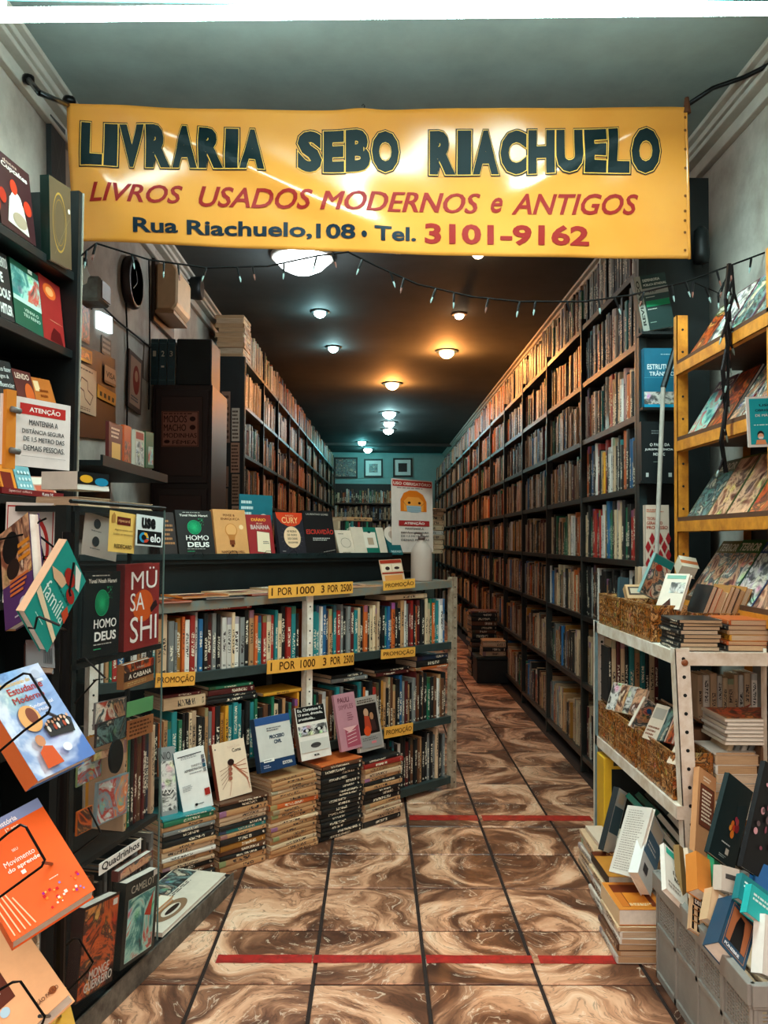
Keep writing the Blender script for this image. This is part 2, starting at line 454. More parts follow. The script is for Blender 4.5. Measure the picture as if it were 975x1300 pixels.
def book_stack(base, u, into, n, where, group, name='volume', L=(.19, .23), tr=(.012, .028), depth=.15, seq='', top=None, yaw=.12, top_name='top'):
    """lying books piled on base (centre of the near edge); the spine faces -into"""
    u = Vector(u).normalized(); into = Vector(into).normalized(); z = base[2]; k = 0; out = []
    plan = []
    while (top is None and k < n) or (top is not None and z < top-.006):
        t = random.uniform(*tr)
        if top is not None and z + t > top+.004: t = max(top - z, .006)
        plan.append((z, t)); z += t + .0004; k += 1
        if k > 60: break
    for k, (z, t) in enumerate(plan):
        h = random.uniform(*L); ch = seq[(len(plan)-1-k) % len(seq)] if seq else random.choice('tnktcknteoh')
        a = random.uniform(-yaw, yaw); R = Matrix.Rotation(a, 3, 'Z'); uu = R @ u; ii = R @ into
        o = Vector((base[0], base[1], z+t/2)) + uu*(-h/2)*1 + ii*random.uniform(0, .012)
        # local x -> up, y -> into, z -> x cross y
        zz = Z.cross(ii)
        if zz.dot(uu) < 0: o = Vector((base[0], base[1], z+t/2)) + uu*h/2 + ii*random.uniform(0, .012)
        else: o = Vector((base[0], base[1], z+t/2)) - uu*h/2 + ii*random.uniform(0, .012)
        m = frame(o, Z, ii, zz)
        i = len(plan)-k
        out.append(spine_book(m, t, depth*random.uniform(.9, 1.05), h, KEY[ch], f'{KEY[ch]} book lying {nth(i)} from the top in {where}', group=group, name=name))
    return z

# ------------------------------------------------------------------ the face-out book
def sheet_frame(BL, BR, TL):
    u = (BR-BL); w = u.length; u = u/w; v = TL-BL; v = v - u*v.dot(u); h = v.length; v = v/h
    y = v.cross(u)
    return frame(BL, u, y, v), w, h
def face_book(mw, w, h, t, color, label, prints=None, cat='book', name='face_out_book', back=None, mt=None, group=None, spine_col=None, pages_mat=None):
    r = empty(name, mw); tag(r, label, cat, group)
    cm = mt or solid(color); sc = solid(spine_col) if spine_col else cm
    c = .0012
    mb = MB().box((0, 0, 0), (w, c, h), cm).box((0, t-c, 0), (w, t, h), solid(back) if back else cm).box((-.0006, 0, 0), (c, t, h), sc)
    mb.build('cover', r)
    boxo('page_block', (c, c, .003), (w-.003, t-c, h-.003), pages_mat or PAPER_WHITE, r)
    if prints:
        p = Print(w, h); prints(p); p.build('cover_print', r)
    return r
def quad_book(BL, BR, TL, pl, t, color, label, prints=None, **kw):
    """corners in the photo, on a plane (point, normal) of the room"""
    P = [on_plane(*q, *pl) if len(q) == 2 else on_plane(q[0], q[1], *pl) for q in (BL, BR, TL)]
    mw, w, h = sheet_frame(*P)
    return face_book(mw, w, h, t, color, label, prints, **kw)
def card(mw, w, h, t, color, label, prints, cat='sign', name='sign', mt=None, group=None, pname='lettering', base='board'):
    r = empty(name, mw); tag(r, label, cat, group)
    boxo(base, (0, 0, 0), (w, t, h), mt or solid(color), r)
    if prints:
        p = Print(w, h); prints(p); p.build(pname, r)
    return r
def quad_card(BL, BR, TL, pl, t, color, label, prints, **kw):
    P = [on_plane(*q, *pl) for q in (BL, BR, TL)]
    mw, w, h = sheet_frame(*P); return card(mw, w, h, t, color, label, prints, **kw)

def solve(BL, BR, TL, Y0, asp=.68, far=1):
    """distances of the three corners for which the cover is a true rectangle of that width to height; far=1: the top leans away"""
    r = [ray(*q).normalized() for q in (BL, BR, TL)]; d0 = Y0/r[0].y; best = None
    def F(a, b):
        p0, p1, p2 = r[0]*d0, r[1]*(d0+a), r[2]*(d0+b); u, v = p1-p0, p2-p0
        return (u.dot(v)/(u.length*v.length), u.length/v.length-asp), (p0, p1, p2)
    for sa in (-1, -.4, .4, 1):
        for sb in (-1, -.4, .4, 1):
            a, b = .08*sa, .12*sb
            for _ in range(40):
                f, _p = F(a, b); e = 1e-5; fa, fb = F(a+e, b)[0], F(a, b+e)[0]
                J = ((fa[0]-f[0])/e, (fb[0]-f[0])/e, (fa[1]-f[1])/e, (fb[1]-f[1])/e); D = J[0]*J[3]-J[1]*J[2]
                if abs(D) < 1e-9: break
                da, db = -(f[0]*J[3]-f[1]*J[1])/D, -(J[0]*f[1]-J[2]*f[0])/D; m_ = max(abs(da), abs(db)); k = min(1, .05/m_) if m_ > 0 else 1
                a += da*k; b += db*k
            f, P = F(a, b)
            if abs(f[0]) > .01 or abs(f[1]) > .01 or abs(a)+abs(b) > .8: continue
            sc = (0 if b*far >= -1e-4 else 10) + abs(a)+abs(b)
            if best is None or sc < best[0]: best = (sc, P)
    if best is None: return sheet_frame(*[at_y(q[0], q[1], Y0) for q in (BL, BR, TL)])
    return sheet_frame(*[EYE + p for p in best[1]])
# ================================================================== LIGHTS OF THE SHOP
def point(name, loc, col, power, r=.03):
    l = bpy.data.lights.new(name, 'POINT'); l.color = col; l.energy = power; l.shadow_soft_size = r
    o = bpy.data.objects.new(name, l); COL.objects.link(o); o.location = loc; return o
CEIL = 3.0
WARM = (1.0, .34, .07); COOL = (.45, .95, 1.0); TUNG = (1.0, .62, .32); TEAL = (.10, .80, .85)

def tube_lamp():
    a = at_y(-4, 19, 2.45); b = at_y(988, 10, 2.45)
    r = empty('tube_lamp', Matrix.Translation((a+b)/2)); d = (b-a)/2
    tag(r, 'long white fluorescent tube lamp on the ceiling in front of the yellow banner', 'lamp')
    MB().tube([-d*.995, d*.995], .0205, emis('tube_glow', (.74, 1.0, .98), 34), 16).build('tube', r, smooth=True)
    MB().box((-d.x-.02, -.02, .035), (d.x+.02, .03, .075), solid('#5fb0ae')).build('housing', r)
    for s in (-1, 1):
        MB().box((s*d.x-.02, -.02, -.02), (s*d.x+.02, .02, .04), WHITEP).build('lamp_socket', r)
    for s in (-.4, .4):
        MB().box((s*2*d.x*.5-.008, -.005, .07), (s*2*d.x*.5+.008, .005, CEIL-(a.z+b.z)/2), solid('#5fb0ae')).build('hanger', r)
    l = bpy.data.lights.new('tube_light', 'AREA'); l.shape = 'RECTANGLE'; l.size = 2.3; l.size_y = .05; l.energy = 60; l.color = (.70, 1.0, .97)
    o = bpy.data.objects.new('tube_light', l); COL.objects.link(o); o.location = (a+b)/2 + Vector((0, 0, -.03))
tube_lamp()
def bulb_lamp(px, py, kind, label, power, size=.05, name='ceiling_lamp'):
    c = at_z(px, py, CEIL - .05)
    r = empty(name, Matrix.Translation((c.x, c.y, CEIL))); tag(r, label, 'lamp')
    col = {'w': WARM, 'c': COOL, 't': TUNG, 'T': TEAL, 'n': (.85, .97, 1)}[kind]
    e = emis('glow_'+kind, {'w': (1, .72, .35), 'c': (.75, 1, 1), 't': (1, .8, .6), 'T': (.5, 1, 1), 'n': (.95, 1, 1)}[kind], 30 if kind != 't' else 9)
    MB().lathe([(size*1.5, 0), (size*1.5, -.008), (size*1.1, -.014), (size*1.05, 0)], (0, 0, 0), DARKST if kind != 't' else solid('#7a5236')).build('ceiling_rose', r, smooth=True)
    MB().lathe([(.004, -.016-size*.75), (size*.5, -.015-size*.65), (size*.85, -.013-size*.35), (size*.9, -.012), (size*.45, -.006)], (0, 0, 0), e, 20).build('bulb', r, smooth=True)
    if power: point(name+'_light', (c.x, c.y, CEIL - .025 - size*.95), col, power, .035)
bulb_lamp(406, 403, 'c', 'first small cool white downlight left of the aisle', 3.5, .05)
bulb_lamp(423, 447, 'c', 'second small cool white downlight left of the aisle', 3.5, .05)
bulb_lamp(567, 452, 'w', 'nearer orange glowing ceiling lamp over the aisle', 52, .075)
bulb_lamp(498, 492, 'w', 'farther orange glowing ceiling lamp over the aisle', 52, .08)
bulb_lamp(607, 329, 't', 'small recessed tungsten downlight just under the banner', .8, .042)
bulb_lamp(583, 406, 't', 'small recessed tungsten downlight above the right shelves', .6, .042)
bulb_lamp(494, 528, 'c', 'nearest lamp of the cool row deep in the aisle', 9, .10)
bulb_lamp(494, 540, 'c', 'middle lamp of the cool row deep in the aisle', 5, .09)
bulb_lamp(493, 549, 'c', 'farthest lamp of the cool row deep in the aisle', 5, .09)
bulb_lamp(459.5, 564, 'T', 'small teal lamp at the start of the back room ceiling', 6, .08)
bulb_lamp(467, 573, 'T', 'small teal lamp near the back wall pictures', 7, .09)
# big round opal lamp above the low bookcase
c = at_z(384, 330, CEIL-.03)
r = empty('opal_ceiling_lamp', Matrix.Translation((c.x, c.y, CEIL))); tag(r, 'large bright white opal ceiling lamp behind the banner', 'lamp')
MB().lathe([(.20, 0), (.20, -.02), (.19, -.025)], (0, 0, 0), WHITEP, 28).build('ceiling_plate', r, smooth=True)
MB().lathe([(.005, -.12), (.07, -.11), (.13, -.08), (.18, -.03), (.18, -.02)], (0, 0, 0), emis('opal', (.92, 1, 1), 9), 28).build('opal_shade', r, smooth=True)
point('opal_light', (c.x, c.y, CEIL-.17), (.80, .95, 1), 11, .1)

# ================================================================== THE ROOM
def struct(o): o['kind'] = 'structure'; return o
XL, XR, YB, YF = -1.32, 1.46, 16.9, .3
PLASTER = mat('stained_plaster', '#c9c3b8', .8, grain=.3, scale=2.2, color2='#8b8076', bump=.15)
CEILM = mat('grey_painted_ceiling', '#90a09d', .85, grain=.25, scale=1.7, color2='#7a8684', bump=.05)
BACKM = mat('back_wall_plaster', '#8fb0ac', .8, grain=.2, scale=3)
MOULD = mat('plaster_moulding', '#c4bfb4', .7, grain=.2, scale=8)
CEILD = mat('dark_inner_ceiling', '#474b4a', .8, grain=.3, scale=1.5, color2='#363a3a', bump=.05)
struct(boxo('wall_left', (XL-.12, YF, 0), (XL, YB, CEIL), PLASTER))
struct(boxo('wall_right', (XR, YF, 0), (XR+.12, YB, CEIL), PLASTER))
struct(boxo('wall_back', (XL, YB, 0), (XR, YB+.1, CEIL), BACKM))
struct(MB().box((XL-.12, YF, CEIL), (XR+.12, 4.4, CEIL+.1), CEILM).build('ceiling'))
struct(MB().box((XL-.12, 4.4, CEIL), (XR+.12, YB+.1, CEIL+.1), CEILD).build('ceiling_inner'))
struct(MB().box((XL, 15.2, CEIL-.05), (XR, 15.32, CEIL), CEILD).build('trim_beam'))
for nm, x, s in (('trim_cornice_left', XL, 1), ('trim_cornice_right', XR, -1)):
    m = MB()
    for w, h0, h1 in ((.085, 0, .02), (.06, .02, .045), (.045, .045, .07), (.06, .07, .085), (.02, .085, .13), (.03, .13, .15)):
        m.box((min(x, x+s*w), YF, CEIL-h1), (max(x, x+s*w), YB, CEIL-h0), MOULD)
    struct(m.build(nm, bevel=.003))
# tiles
def tile_material():
    k = NT('marbled_brown_tile'); tc = k.add('ShaderNodeTexCoord'); oi = k.add('ShaderNodeObjectInfo')
    mp = k.add('ShaderNodeVectorMath', operation='ADD'); k.link(tc.outputs['Object'], mp.inputs[0])
    cm = k.add('ShaderNodeCombineXYZ'); k.link(k.math('MULTIPLY', oi.outputs['Random'], 23.0), cm.inputs[2])
    k.link(cm.outputs[0], mp.inputs[1])
    nz = k.add('ShaderNodeTexNoise', i_Scale=2.9, i_Detail=2.0, i_Roughness=.5, i_Distortion=.4); k.link(mp.outputs[0], nz.inputs['Vector'])
    d = k.add('ShaderNodeVectorMath', operation='DISTANCE'); k.link(tc.outputs['Object'], d.inputs[0]); d.inputs[1].default_value = (.155, .155, 0)
    nz2 = k.add('ShaderNodeTexNoise', i_Scale=14.0, i_Detail=5.0, i_Roughness=.6); k.link(mp.outputs[0], nz2.inputs['Vector'])
    sb = k.add('ShaderNodeVectorMath', operation='SUBTRACT'); k.link(tc.outputs['Object'], sb.inputs[0]); sb.inputs[1].default_value = (.165, .165, 0)
    sx = k.add('ShaderNodeSeparateXYZ'); k.link(sb.outputs[0], sx.inputs[0])
    ang = k.math('ARCTAN2', sx.outputs[1], sx.outputs[0])
    dd = k.math('ADD', d.outputs['Value'], k.math('ADD', k.math('MULTIPLY', k.math('SUBTRACT', nz.outputs[0], .5), .40), k.math('MULTIPLY', k.math('SUBTRACT', nz2.outputs[0], .5), .035)))
    pv = k.add('ShaderNodeCombineXYZ'); k.link(k.math('MULTIPLY', dd, 15.0), pv.inputs[0]); k.link(k.math('MULTIPLY', ang, .9), pv.inputs[1]); k.link(k.math('MULTIPLY', oi.outputs['Random'], 31.0), pv.inputs[2])
    st = k.add('ShaderNodeTexNoise', i_Scale=1.0, i_Detail=6.0, i_Roughness=.55); k.link(pv.outputs[0], st.inputs['Vector'])
    bias = k.math('SUBTRACT', .20, k.math('ABSOLUTE', k.math('SUBTRACT', dd, .245)))
    w = k.math('ADD', st.outputs[0], k.math('MULTIPLY', bias, 1.15))
    c = k.ramp(w, [(.38, s2l('#3d241a')), (.54, s2l('#67402d')), (.63, s2l('#95654a')), (.70, s2l('#c8916f')), (.79, s2l('#e0ad8a')), (.90, s2l('#efc8a8'))])
    fn = k.add('ShaderNodeTexNoise', i_Scale=2.6, i_Detail=3.0, i_Roughness=.5); k.link(pv.outputs[0], fn.inputs['Vector'])
    v = k.math('ABSOLUTE', k.math('SUBTRACT', fn.outputs[0], .5))
    c = k.mix(k.ramp(v, [(0, (.55, .55, .55)), (.02, (0, 0, 0))]), c, s2l('#3d261c'))
    v = k.math('ABSOLUTE', k.math('SUBTRACT', fn.outputs[0], .60))
    c = k.mix(k.ramp(v, [(0, (.6, .6, .6)), (.018, (0, 0, 0))]), c, s2l('#f2dac0'))
    k.link(c, k.b.inputs['Base Color']); k.b.inputs['Roughness'].default_value = .36
    k.b.inputs['Specular IOR Level'].default_value = .35
    bp = k.add('ShaderNodeBump', i_Strength=.12, i_Distance=.002); k.link(nz2.outputs[0], bp.inputs['Height']); k.link(bp.outputs[0], k.b.inputs['Normal'])
    return k.m
TILE = .31; TX0, TY0 = -.46803, 2.29166
GROUT = mat('dark_grout', '#2b1c16', .9, grain=.4, scale=60)
floor = struct(boxo('floor', (XL-.12, -2.5, -.06), (XR+.12, YB, -.004), GROUT))
tm = MB().box((-TILE/2+.0055, -TILE/2+.0045, -.006), (TILE/2-.0055, TILE/2-.0045, .0), tile_material()).mesh('tile', bevel=.002)
n = 0
for r_ in range(-4, 34):
    for c_ in range(-3, 5):
        x0, y0 = TX0 + c_*TILE, TY0 + r_*TILE
        if x0 + TILE > 1.42: continue
        if r_ >= 6 and c_ < 1: continue
        if r_ >= 8 and c_ > 4: continue
        o = bpy.data.objects.new('tile', tm); COL.objects.link(o); o.parent = floor
        o.location = (x0+TILE/2, y0+TILE/2, random.uniform(-.0008, .0008))
        # arcs gather round every second corner (odd column, odd row)
        left = (c_ % 2 == 1); low = (r_ % 2 == 1)
        o.scale = (-1 if left else 1, -1 if low else 1, 1)
# red tape stuck on the tiles
TAPE = mat('worn_red_tape', '#b5221c', .5, grain=.35, scale=30, color2='#7d1a12')
def tape(segs, y0, y1, label):
    r = empty('floor_tape', Matrix.Translation((0, (y0+y1)/2, 0.0006))); tag(r, label, 'tape')
    for a, b in segs:
        m = MB(); rnd = random.Random(int(a*1000)); k = 10; h = (y1-y0)/2
        top = [(a+(b-a)*i/k, h*rnd.uniform(.88, 1), .0006) for i in range(k+1)]; bot = [(a+(b-a)*i/k, -h*rnd.uniform(.85, 1), .0006) for i in range(k+1)]
        for i in range(k): m.poly([bot[i], bot[i+1], top[i+1], top[i]], TAPE); m.poly([(p[0], p[1], 0) for p in (bot[i], top[i], top[i+1], bot[i+1])], TAPE)
        m.build('tape_strip', r)
A = [at_z(x, 1218).x for x in (275, 390, 396, 535, 541, 676, 684, 782)]
tape([(A[0], A[2]), (A[2]+.004, A[3]), (A[4], A[5]), (A[6], A[7])], at_z(500, 1223.5).y, at_z(500, 1212.5).y, 'long red tape line across the tiles in the foreground')
B = [at_z(x, 1038).x for x in (520, 606, 612, 750)]
tape([(B[0], B[1]), (B[2], B[3])], at_z(600, 1042).y, at_z(600, 1035).y, 'darker red tape line farther back across the aisle entrance')

# ================================================================== THE TALL BOOKCASES
RX = 1.10; BAY = .92; RY0 = 3.46
RZ = [2.36, 2.05, 1.745, 1.44, 1.13, .82, .47, .09]
NR = 14
SHELF_IN = mat('dark_shelf_enamel', '#1b2222', .4, .2, scale=9, color2='#3a322a')
def bay(name, w, d, zs, label, group, top, mt=SHELF_IN, end_mat=None):
    """local: x along the front, y into the shelf"""
    r = empty(name); tag(r, label, 'bookcase', group)
    for x in (0, w):
        MB().box((x-.009, -.004, 0), (x+.009, .028, top), mt).build('upright', r)
        MB().box((x-.009, d-.03, 0), (x+.009, d, top), mt).build('upright', r)
    for z in zs:
        MB().box((.010, 0, z-.026), (w-.010, d, z), mt).build('shelf_board', r)
    MB().box((.0, d-.004, 0), (w, d+.004, top), BLACKM).build('back_panel', r)
    return r
def copy_thing(o, label):
    c = o.copy(); COL.objects.link(c); c['label'] = label
    for ch in o.children:
        k = ch.copy(); COL.objects.link(k); k.parent = c
        for g in ch.children:
            q = g.copy(); COL.objects.link(q); q.parent = k
    return c
def rot_to(p, u, into): return frame(p, u, into, Z)
first = bay('tall_bookcase', BAY, .3, RZ, 'bay of dark steel bookcase nearest the entrance on the right', 'bookcase bays along the right wall', 2.40)
for k in range(NR):
    o = first if k == 0 else copy_thing(first, f'{nth(k+1)} bay from the entrance of the right wall bookcase')
    x = RX + .007*k
    o.matrix_world = rot_to((x, RY0 + BAY*(k+1), 0), (0, -1, 0), (1, 0, 0))
# solid end panel facing the street
struct_end = MB().box((RX-.004, RY0-.03, 0), (RX+.30, RY0-.014, 2.75), BLACKM).box((RX-.004, RY0-.05, 0), (RX+.028, RY0-.03, 2.75), DARKST).build('bookcase_end_panel')
tag(struct_end, 'black end panel of the right bookcase holding four face-out books', 'panel')
# left
LX0, LY0 = -1.0, 6.3; LD = Vector((.020, 1, 0)).normalized(); LIN = Vector((-LD.y, LD.x, 0))
LZ = [2.595, 2.235, 1.86, 1.51, 1.16, .8, .45, .1]
NL = 11
firstl = bay('tall_bookcase', BAY, .28, LZ, 'bay of dark bookcase nearest the entrance on the left', 'bookcase bays along the left wall', 2.6)
for k in range(NL):
    o = firstl if k == 0 else copy_thing(firstl, f'{nth(k+1)} bay from the front of the left wall bookcase')
    o.matrix_world = rot_to(Vector((LX0, LY0, 0)) + LD*BAY*k, LD, LIN)
# ---- books one by one in the first right bay
names = [f'{w} board, first right bay' for w in ('top', 'second', 'third', 'fourth', 'fifth', 'sixth')]
SEQ = ['kkykykkmwkkekkwykk', 'kkyTkkwkyrkkkwkknwrwk', 'wpkoekwkkwTkwwkorckc', 'ookbbkwrkcYrkwwwekwkTk', 'cckgkrrrkrwwhTbTggkcw', 'kkkkyknkwkkyktkkk']
for k in range(6):
    zt = RZ[k]; gap = (RZ[k-1]-RZ[k]-.035) if k else .4
    book_row((RX+.012, RY0+BAY-.02, zt), (0, -1, 0), BAY-.045, (1, 0, 0), SEQ[k], names[k], 'books in the first bay of the right bookcase', hr=(.205, min(.275, gap)), tr=(.018, .040), depth=.19, height_lim=gap, name='bound_book')  # ordinary books of unknown binding, named apart from the other rows
# ---- the thousands behind them: one object per side
def far_books(rows, name, label):
    V = []; F = []; U = []; C = []; R = random.Random(5)
    pal = 'ktnekctnmoewcgbkyhtkenk'
    for (p0, u, into, L, hmin, hmax, flat) in rows:
        s = 0; u = Vector(u); into = Vector(into)
        while s < L:
            t = R.uniform(.016, .042)
            if s+t > L: break
            h = R.uniform(hmin, hmax); dd = R.uniform(0, .015); d = .16
            if R.random() < .03: s += t; continue
            c = s2l(PAL[KEY[R.choice(pal)]]); j = R.uniform(.6, 1.15); rn = R.random()
            o = Vector(p0)+u*s+into*dd; i = len(V); tu = u*(t-.001)
            lean = into.cross(Z)*0
            for a in (o, o+tu, o+tu+into*d, o+into*d): V.append(tuple(a))
            for a in (o, o+tu, o+tu+into*d, o+into*d): V.append(tuple(a+Z*h))
            F.append((i, i+1, i+5, i+4)); U += [(0.01, .01), (1, .01), (1, 1), (0.01, 1)]; C += [(c[0]*j, c[1]*j, c[2]*j, rn)]*4
            F.append((i+4, i+5, i+6, i+7)); U += [(0, 0)]*4; pc = s2l('#b98f66'); C += [(pc[0], pc[1], pc[2], rn)]*4
            F.append((i+1, i+2, i+6, i+5)); U += [(0, 0)]*4; C += [(c[0]*j, c[1]*j, c[2]*j, rn)]*4
            F.append((i+3, i, i+4, i+7)); U += [(0, 0)]*4; C += [(c[0]*j, c[1]*j, c[2]*j, rn)]*4
            F.append((i+2, i+3, i+7, i+6)); U += [(0, 0)]*4; C += [(c[0]*j, c[1]*j, c[2]*j, rn)]*4
            s += t
        # a few books laid flat on top of the row
        if flat:
            for q in range(int(L/.9)):
                if R.random() < .45: continue
                o = Vector(p0)+u*R.uniform(0, L-.22)+Z*(hmax+.002); w = R.uniform(.14, .21); zz = 0
                for e in range(R.randint(1, flat)):
                    t = R.uniform(.012, .03); c = s2l(PAL[KEY[R.choice('tnecko')]]); i = len(V); rn = R.random()
                    for hh in (zz, zz+t-.001):
                        for a in (o, o+u*w, o+u*w+into*.15, o+into*.15): V.append(tuple(a+Z*hh))
                    zz += t
                    for q4 in ((0, 1, 5, 4), (4, 5, 6, 7), (1, 2, 6, 5), (3, 0, 4, 7), (2, 3, 7, 6)):
                        F.append(tuple(i+w_ for w_ in q4)); U += [(0, 0)]*4; C += [(*c, rn)]*4
    me = bpy.data.meshes.new(name); me.from_pydata(V, [], F); me.materials.append(SPINE_FAR)
    uv = me.uv_layers.new(name='UVMap'); uv.data.foreach_set('uv', [x for q in U for x in q])
    ca = me.color_attributes.new('Col', 'FLOAT_COLOR', 'CORNER'); ca.data.foreach_set('color', [x for q in C for x in q])
    o = bpy.data.objects.new(name, me); COL.objects.link(o); tag(o, label, 'books', kind='stuff'); return o
rows = []
for b in range(1, NR):
    for k in range(8):
        gap = (RZ[k-1]-RZ[k]-.035) if k else .34
        if k == 0: hmn, hmx, fl = .2, .27, 3
        else: hmn, hmx, fl = .19, min(.25, gap-.02), 1
        rows.append(((RX+.014+.007*b, RY0+BAY*(b+1)-.02, RZ[k]), (0, -1, 0), (1, 0, 0), BAY-.045, hmn, hmx, fl))
for k in (6, 7):
    rows.append(((RX+.014, RY0+BAY-.02, RZ[k]), (0, -1, 0), (1, 0, 0), BAY-.045, .19, .27, 0))
far_books(rows, 'shelved_books', 'countless book spines filling the right bookcase beyond its first bay')
rows = []
for b in range(NL):
    for k in range(6):
        gap = (LZ[k-1]-LZ[k]-.035) if k else .3
        if b == 0 and 0 <= k <= 1: continue
        p = Vector((LX0, LY0, LZ[k])) + LD*(BAY*b+.02) + LIN*.014
        rows.append((p, LD, LIN, BAY-.045, .2, .29 if k == 0 else min(.28, gap-.01), 0 if k else 1))
far_books(rows, 'shelved_books', 'countless book spines filling the left bookcase toward the back room')
ln = ['top', 'second', 'third', 'fourth']
for k in range(2):
    gap = (LZ[k-1]-LZ[k]-.035) if k else .3
    L0 = .30 if k == 0 else .02
    p = Vector((LX0, LY0, LZ[k])) + LD*L0 + LIN*.012
    book_row(p, LD, BAY-.03-L0, LIN, 'tetenckcteoe' if k < 2 else 'kykykkekykk', f'{ln[k]} board, nearest left bay', 'books in the nearest left bay', hr=(.22, min(.29, gap)), tr=(.02, .036), depth=.18, height_lim=gap, name='bound_book')  # ordinary books again, binding unknown
# pile of old volumes on the corner of the left bookcase
bp = Vector((LX0, LY0, LZ[0])) + LD*.14 + LIN*.005
book_stack(bp, LD, LIN, 12, 'the pile atop the left bookcase', 'pale volumes piled on the left bookcase', L=(.25, .28), tr=(.03, .045), depth=.22, seq='ectecet', top=2.93, yaw=.03)
# back wall bookcase, pictures
bb = bay('back_wall_bookcase', 1.9, .3, [1.95, 1.62, 1.3, 1.0, .6, .2], 'wide dark bookcase across the back wall under the pictures', None, 2.35)
bb.matrix_world = rot_to((-.9, YB-.42, 0), (1, 0, 0), (0, 1, 0))
far_books([((-.87, YB-.40, z), (1, 0, 0), (0, 1, 0), 1.84, .2, .29, 0) for z in (1.95, 1.62, 1.3, 1.0)], 'shelved_books', 'dark volumes on the boards of the back wall bookcase')
def picture(x0, y0, x1, y1, label, mt, matb):
    a = at_y(x0, y1, YB-.03); b = at_y(x1, y1, YB-.03); c = at_y(x0, y0, YB-.03); mw, w, h = sheet_frame(a, b, c)
    r = empty('framed_picture', mw); tag(r, label, 'picture', None)
    f = .035
    m = MB()
    for q in (((0, 0, 0), (w, .03, f)), ((0, 0, h-f), (w, .03, h)), ((0, 0, f), (f, .03, h-f)), ((w-f, 0, f), (w, .03, h-f))): m.box(*q, BLACKM)
    m.build('frame', r)
    boxo('mount', (f, .012, f), (w-f, .02, h-f), matb, r)
    k = .27 if matb is WHITEP else .06
    boxo('print', (w*k, .008, h*k), (w*(1-k), .012, h*(1-k)), mt, r)
picture(424, 580.5, 454, 607, 'dark group portrait at the left end of the back wall', ART['dark'], BLACKM)
picture(462, 582.5, 486, 606, 'middle framed picture with wide white mount on the back wall', ART['dark'], WHITEP)
picture(499, 581.5, 523.5, 605.5, 'right framed picture with wide white mount on the back wall', BLACKM, WHITEP)
# ================================================================== THE LOW PROMOTION BOOKCASE, set at an angle
CU = Vector((.725, .689, 0)).normalized(); CIN = Vector((-CU.y, CU.x, 0)); C0 = Vector((-.27, 3.45, 0))
def cpl(d): return (C0 - CIN*d, CIN)                 # vertical plane, d metres in front of the bookcase front
def cw(s, d, z): return C0 + CU*s - CIN*d + Z*z
def cpx(px, d, z, py=950):                            # the point of that plane seen at px, at height z
    p = on_plane(px, py, *cpl(d)); p.z = z; return p
def post(mb_name, parent, h, mt, x, y, holes=True, wd=.032, face=-1, z0=0):
    MB().box((x-wd/2, y-.002, z0), (x+wd/2, y, h), mt).box((x-wd/2 if face < 0 else x+wd/2-.002, y-.002, z0), (x-wd/2+.002 if face < 0 else x+wd/2, y+wd, h), mt).build(mb_name, parent)
    if holes:
        m = MB(); z = z0+.03
        while z < h-.015:
            m.lathe([(.0038, -.0032), (.0038, -.001)], (x, y, z), BLACKM, 8, 'y'); z += .05
        m.build('bolt_hole', parent)['kind'] = 'stuff'
pc = empty('promotion_bookcase', frame(C0, CU, CIN, Z)); tag(pc, 'low slotted steel bookcase with yellow price cards, angled beside the aisle', 'bookcase')
SL, SR = -.93, .915
for s, h in ((SL, .99), (0, .985), (SR, 1.03)):
    post('post', pc, h, MET_WHITE if s < .5 else mat('aged_white_post', '#b9a58d', .55, grain=.3, scale=25, color2='#7a5f48'), s, -.006)
    MB().box((s-.015, .27, 0), (s+.015, .272, h), MET_GREY).build('rear_post', pc)
def ztop(s): return .972 + (s+.68)*.026
def board(zf, nm, mt, s0=SL, s1=SR, d=.29, lip=.034):
    m = MB()
    p = []
    for (a, b) in ((s0, s1),):
        za, zb = zf(a), zf(b)
        v = [(a, 0, za-lip), (b, 0, zb-lip), (b, 0, zb), (a, 0, za), (a, d, za), (b, d, zb), (b, d, zb-lip), (a, d, za-lip), (b, .014, zb-lip), (a, .014, za-lip), (b, .014, zb-.006), (a, .014, za-.006), (b, d-.01, zb-.006), (a, d-.01, za-.006)]
        i = len(m.v); m.v += v
        for q in ((0, 1, 2, 3), (3, 2, 5, 4), (4, 5, 6, 7), (0, 9, 8, 1), (8, 9, 11, 10), (11, 13, 12, 10)): m.f.append(q); m.mi.append(m.m(mt))
    return m.build(nm, pc)
GREYB = mat('grey_green_board', '#6f7a76', .5, .1, grain=.3, scale=20, color2='#8b7156')
DGB = mat('dark_board', '#34403e', .5, .1, grain=.3, scale=20)
board(ztop, 'shelf_board', GREYB); board(lambda s: .712, 'shelf_board', DGB); board(lambda s: .352, 'shelf_board', DGB); board(lambda s: .06, 'shelf_board', DGB)
MB().box((SL, .275, 0), (SR, .28, .94), BLACKM).build('back_panel', pc)
GP = 'books spine out in the promotion bookcase'
zU, zL, zB = .712, .352, .06
book_row(cw(SL+.02, -.015, zU), CU, -SL-.045, CIN, 'kwtgrbkwwtwkTteyyhowrwbkmykwwcwyktoTrcrTckrTkkwkYk', 'upper promotion shelf', GP, hr=(.185, .222), tr=(.011, .024), depth=.15, name='paperback')
book_row(cw(.024, -.015, zU), CU, SR-.05, CIN, 'oTTwbvtkTrykymTckokcctekkTbmokktwymrkomknceg', 'right upper promotion shelf', GP, hr=(.18, .218), tr=(.011, .022), depth=.15, name='paperback')
book_row(cw(SL+.02, -.015, zL), CU, -SL-.045, CIN, 'kTmoYgkcmkwkkotTTgkkcekktyrkhYTTTkkTgknkgckt', 'lower promotion shelf', GP, hr=(.185, .225), tr=(.011, .023), depth=.15, name='paperback')
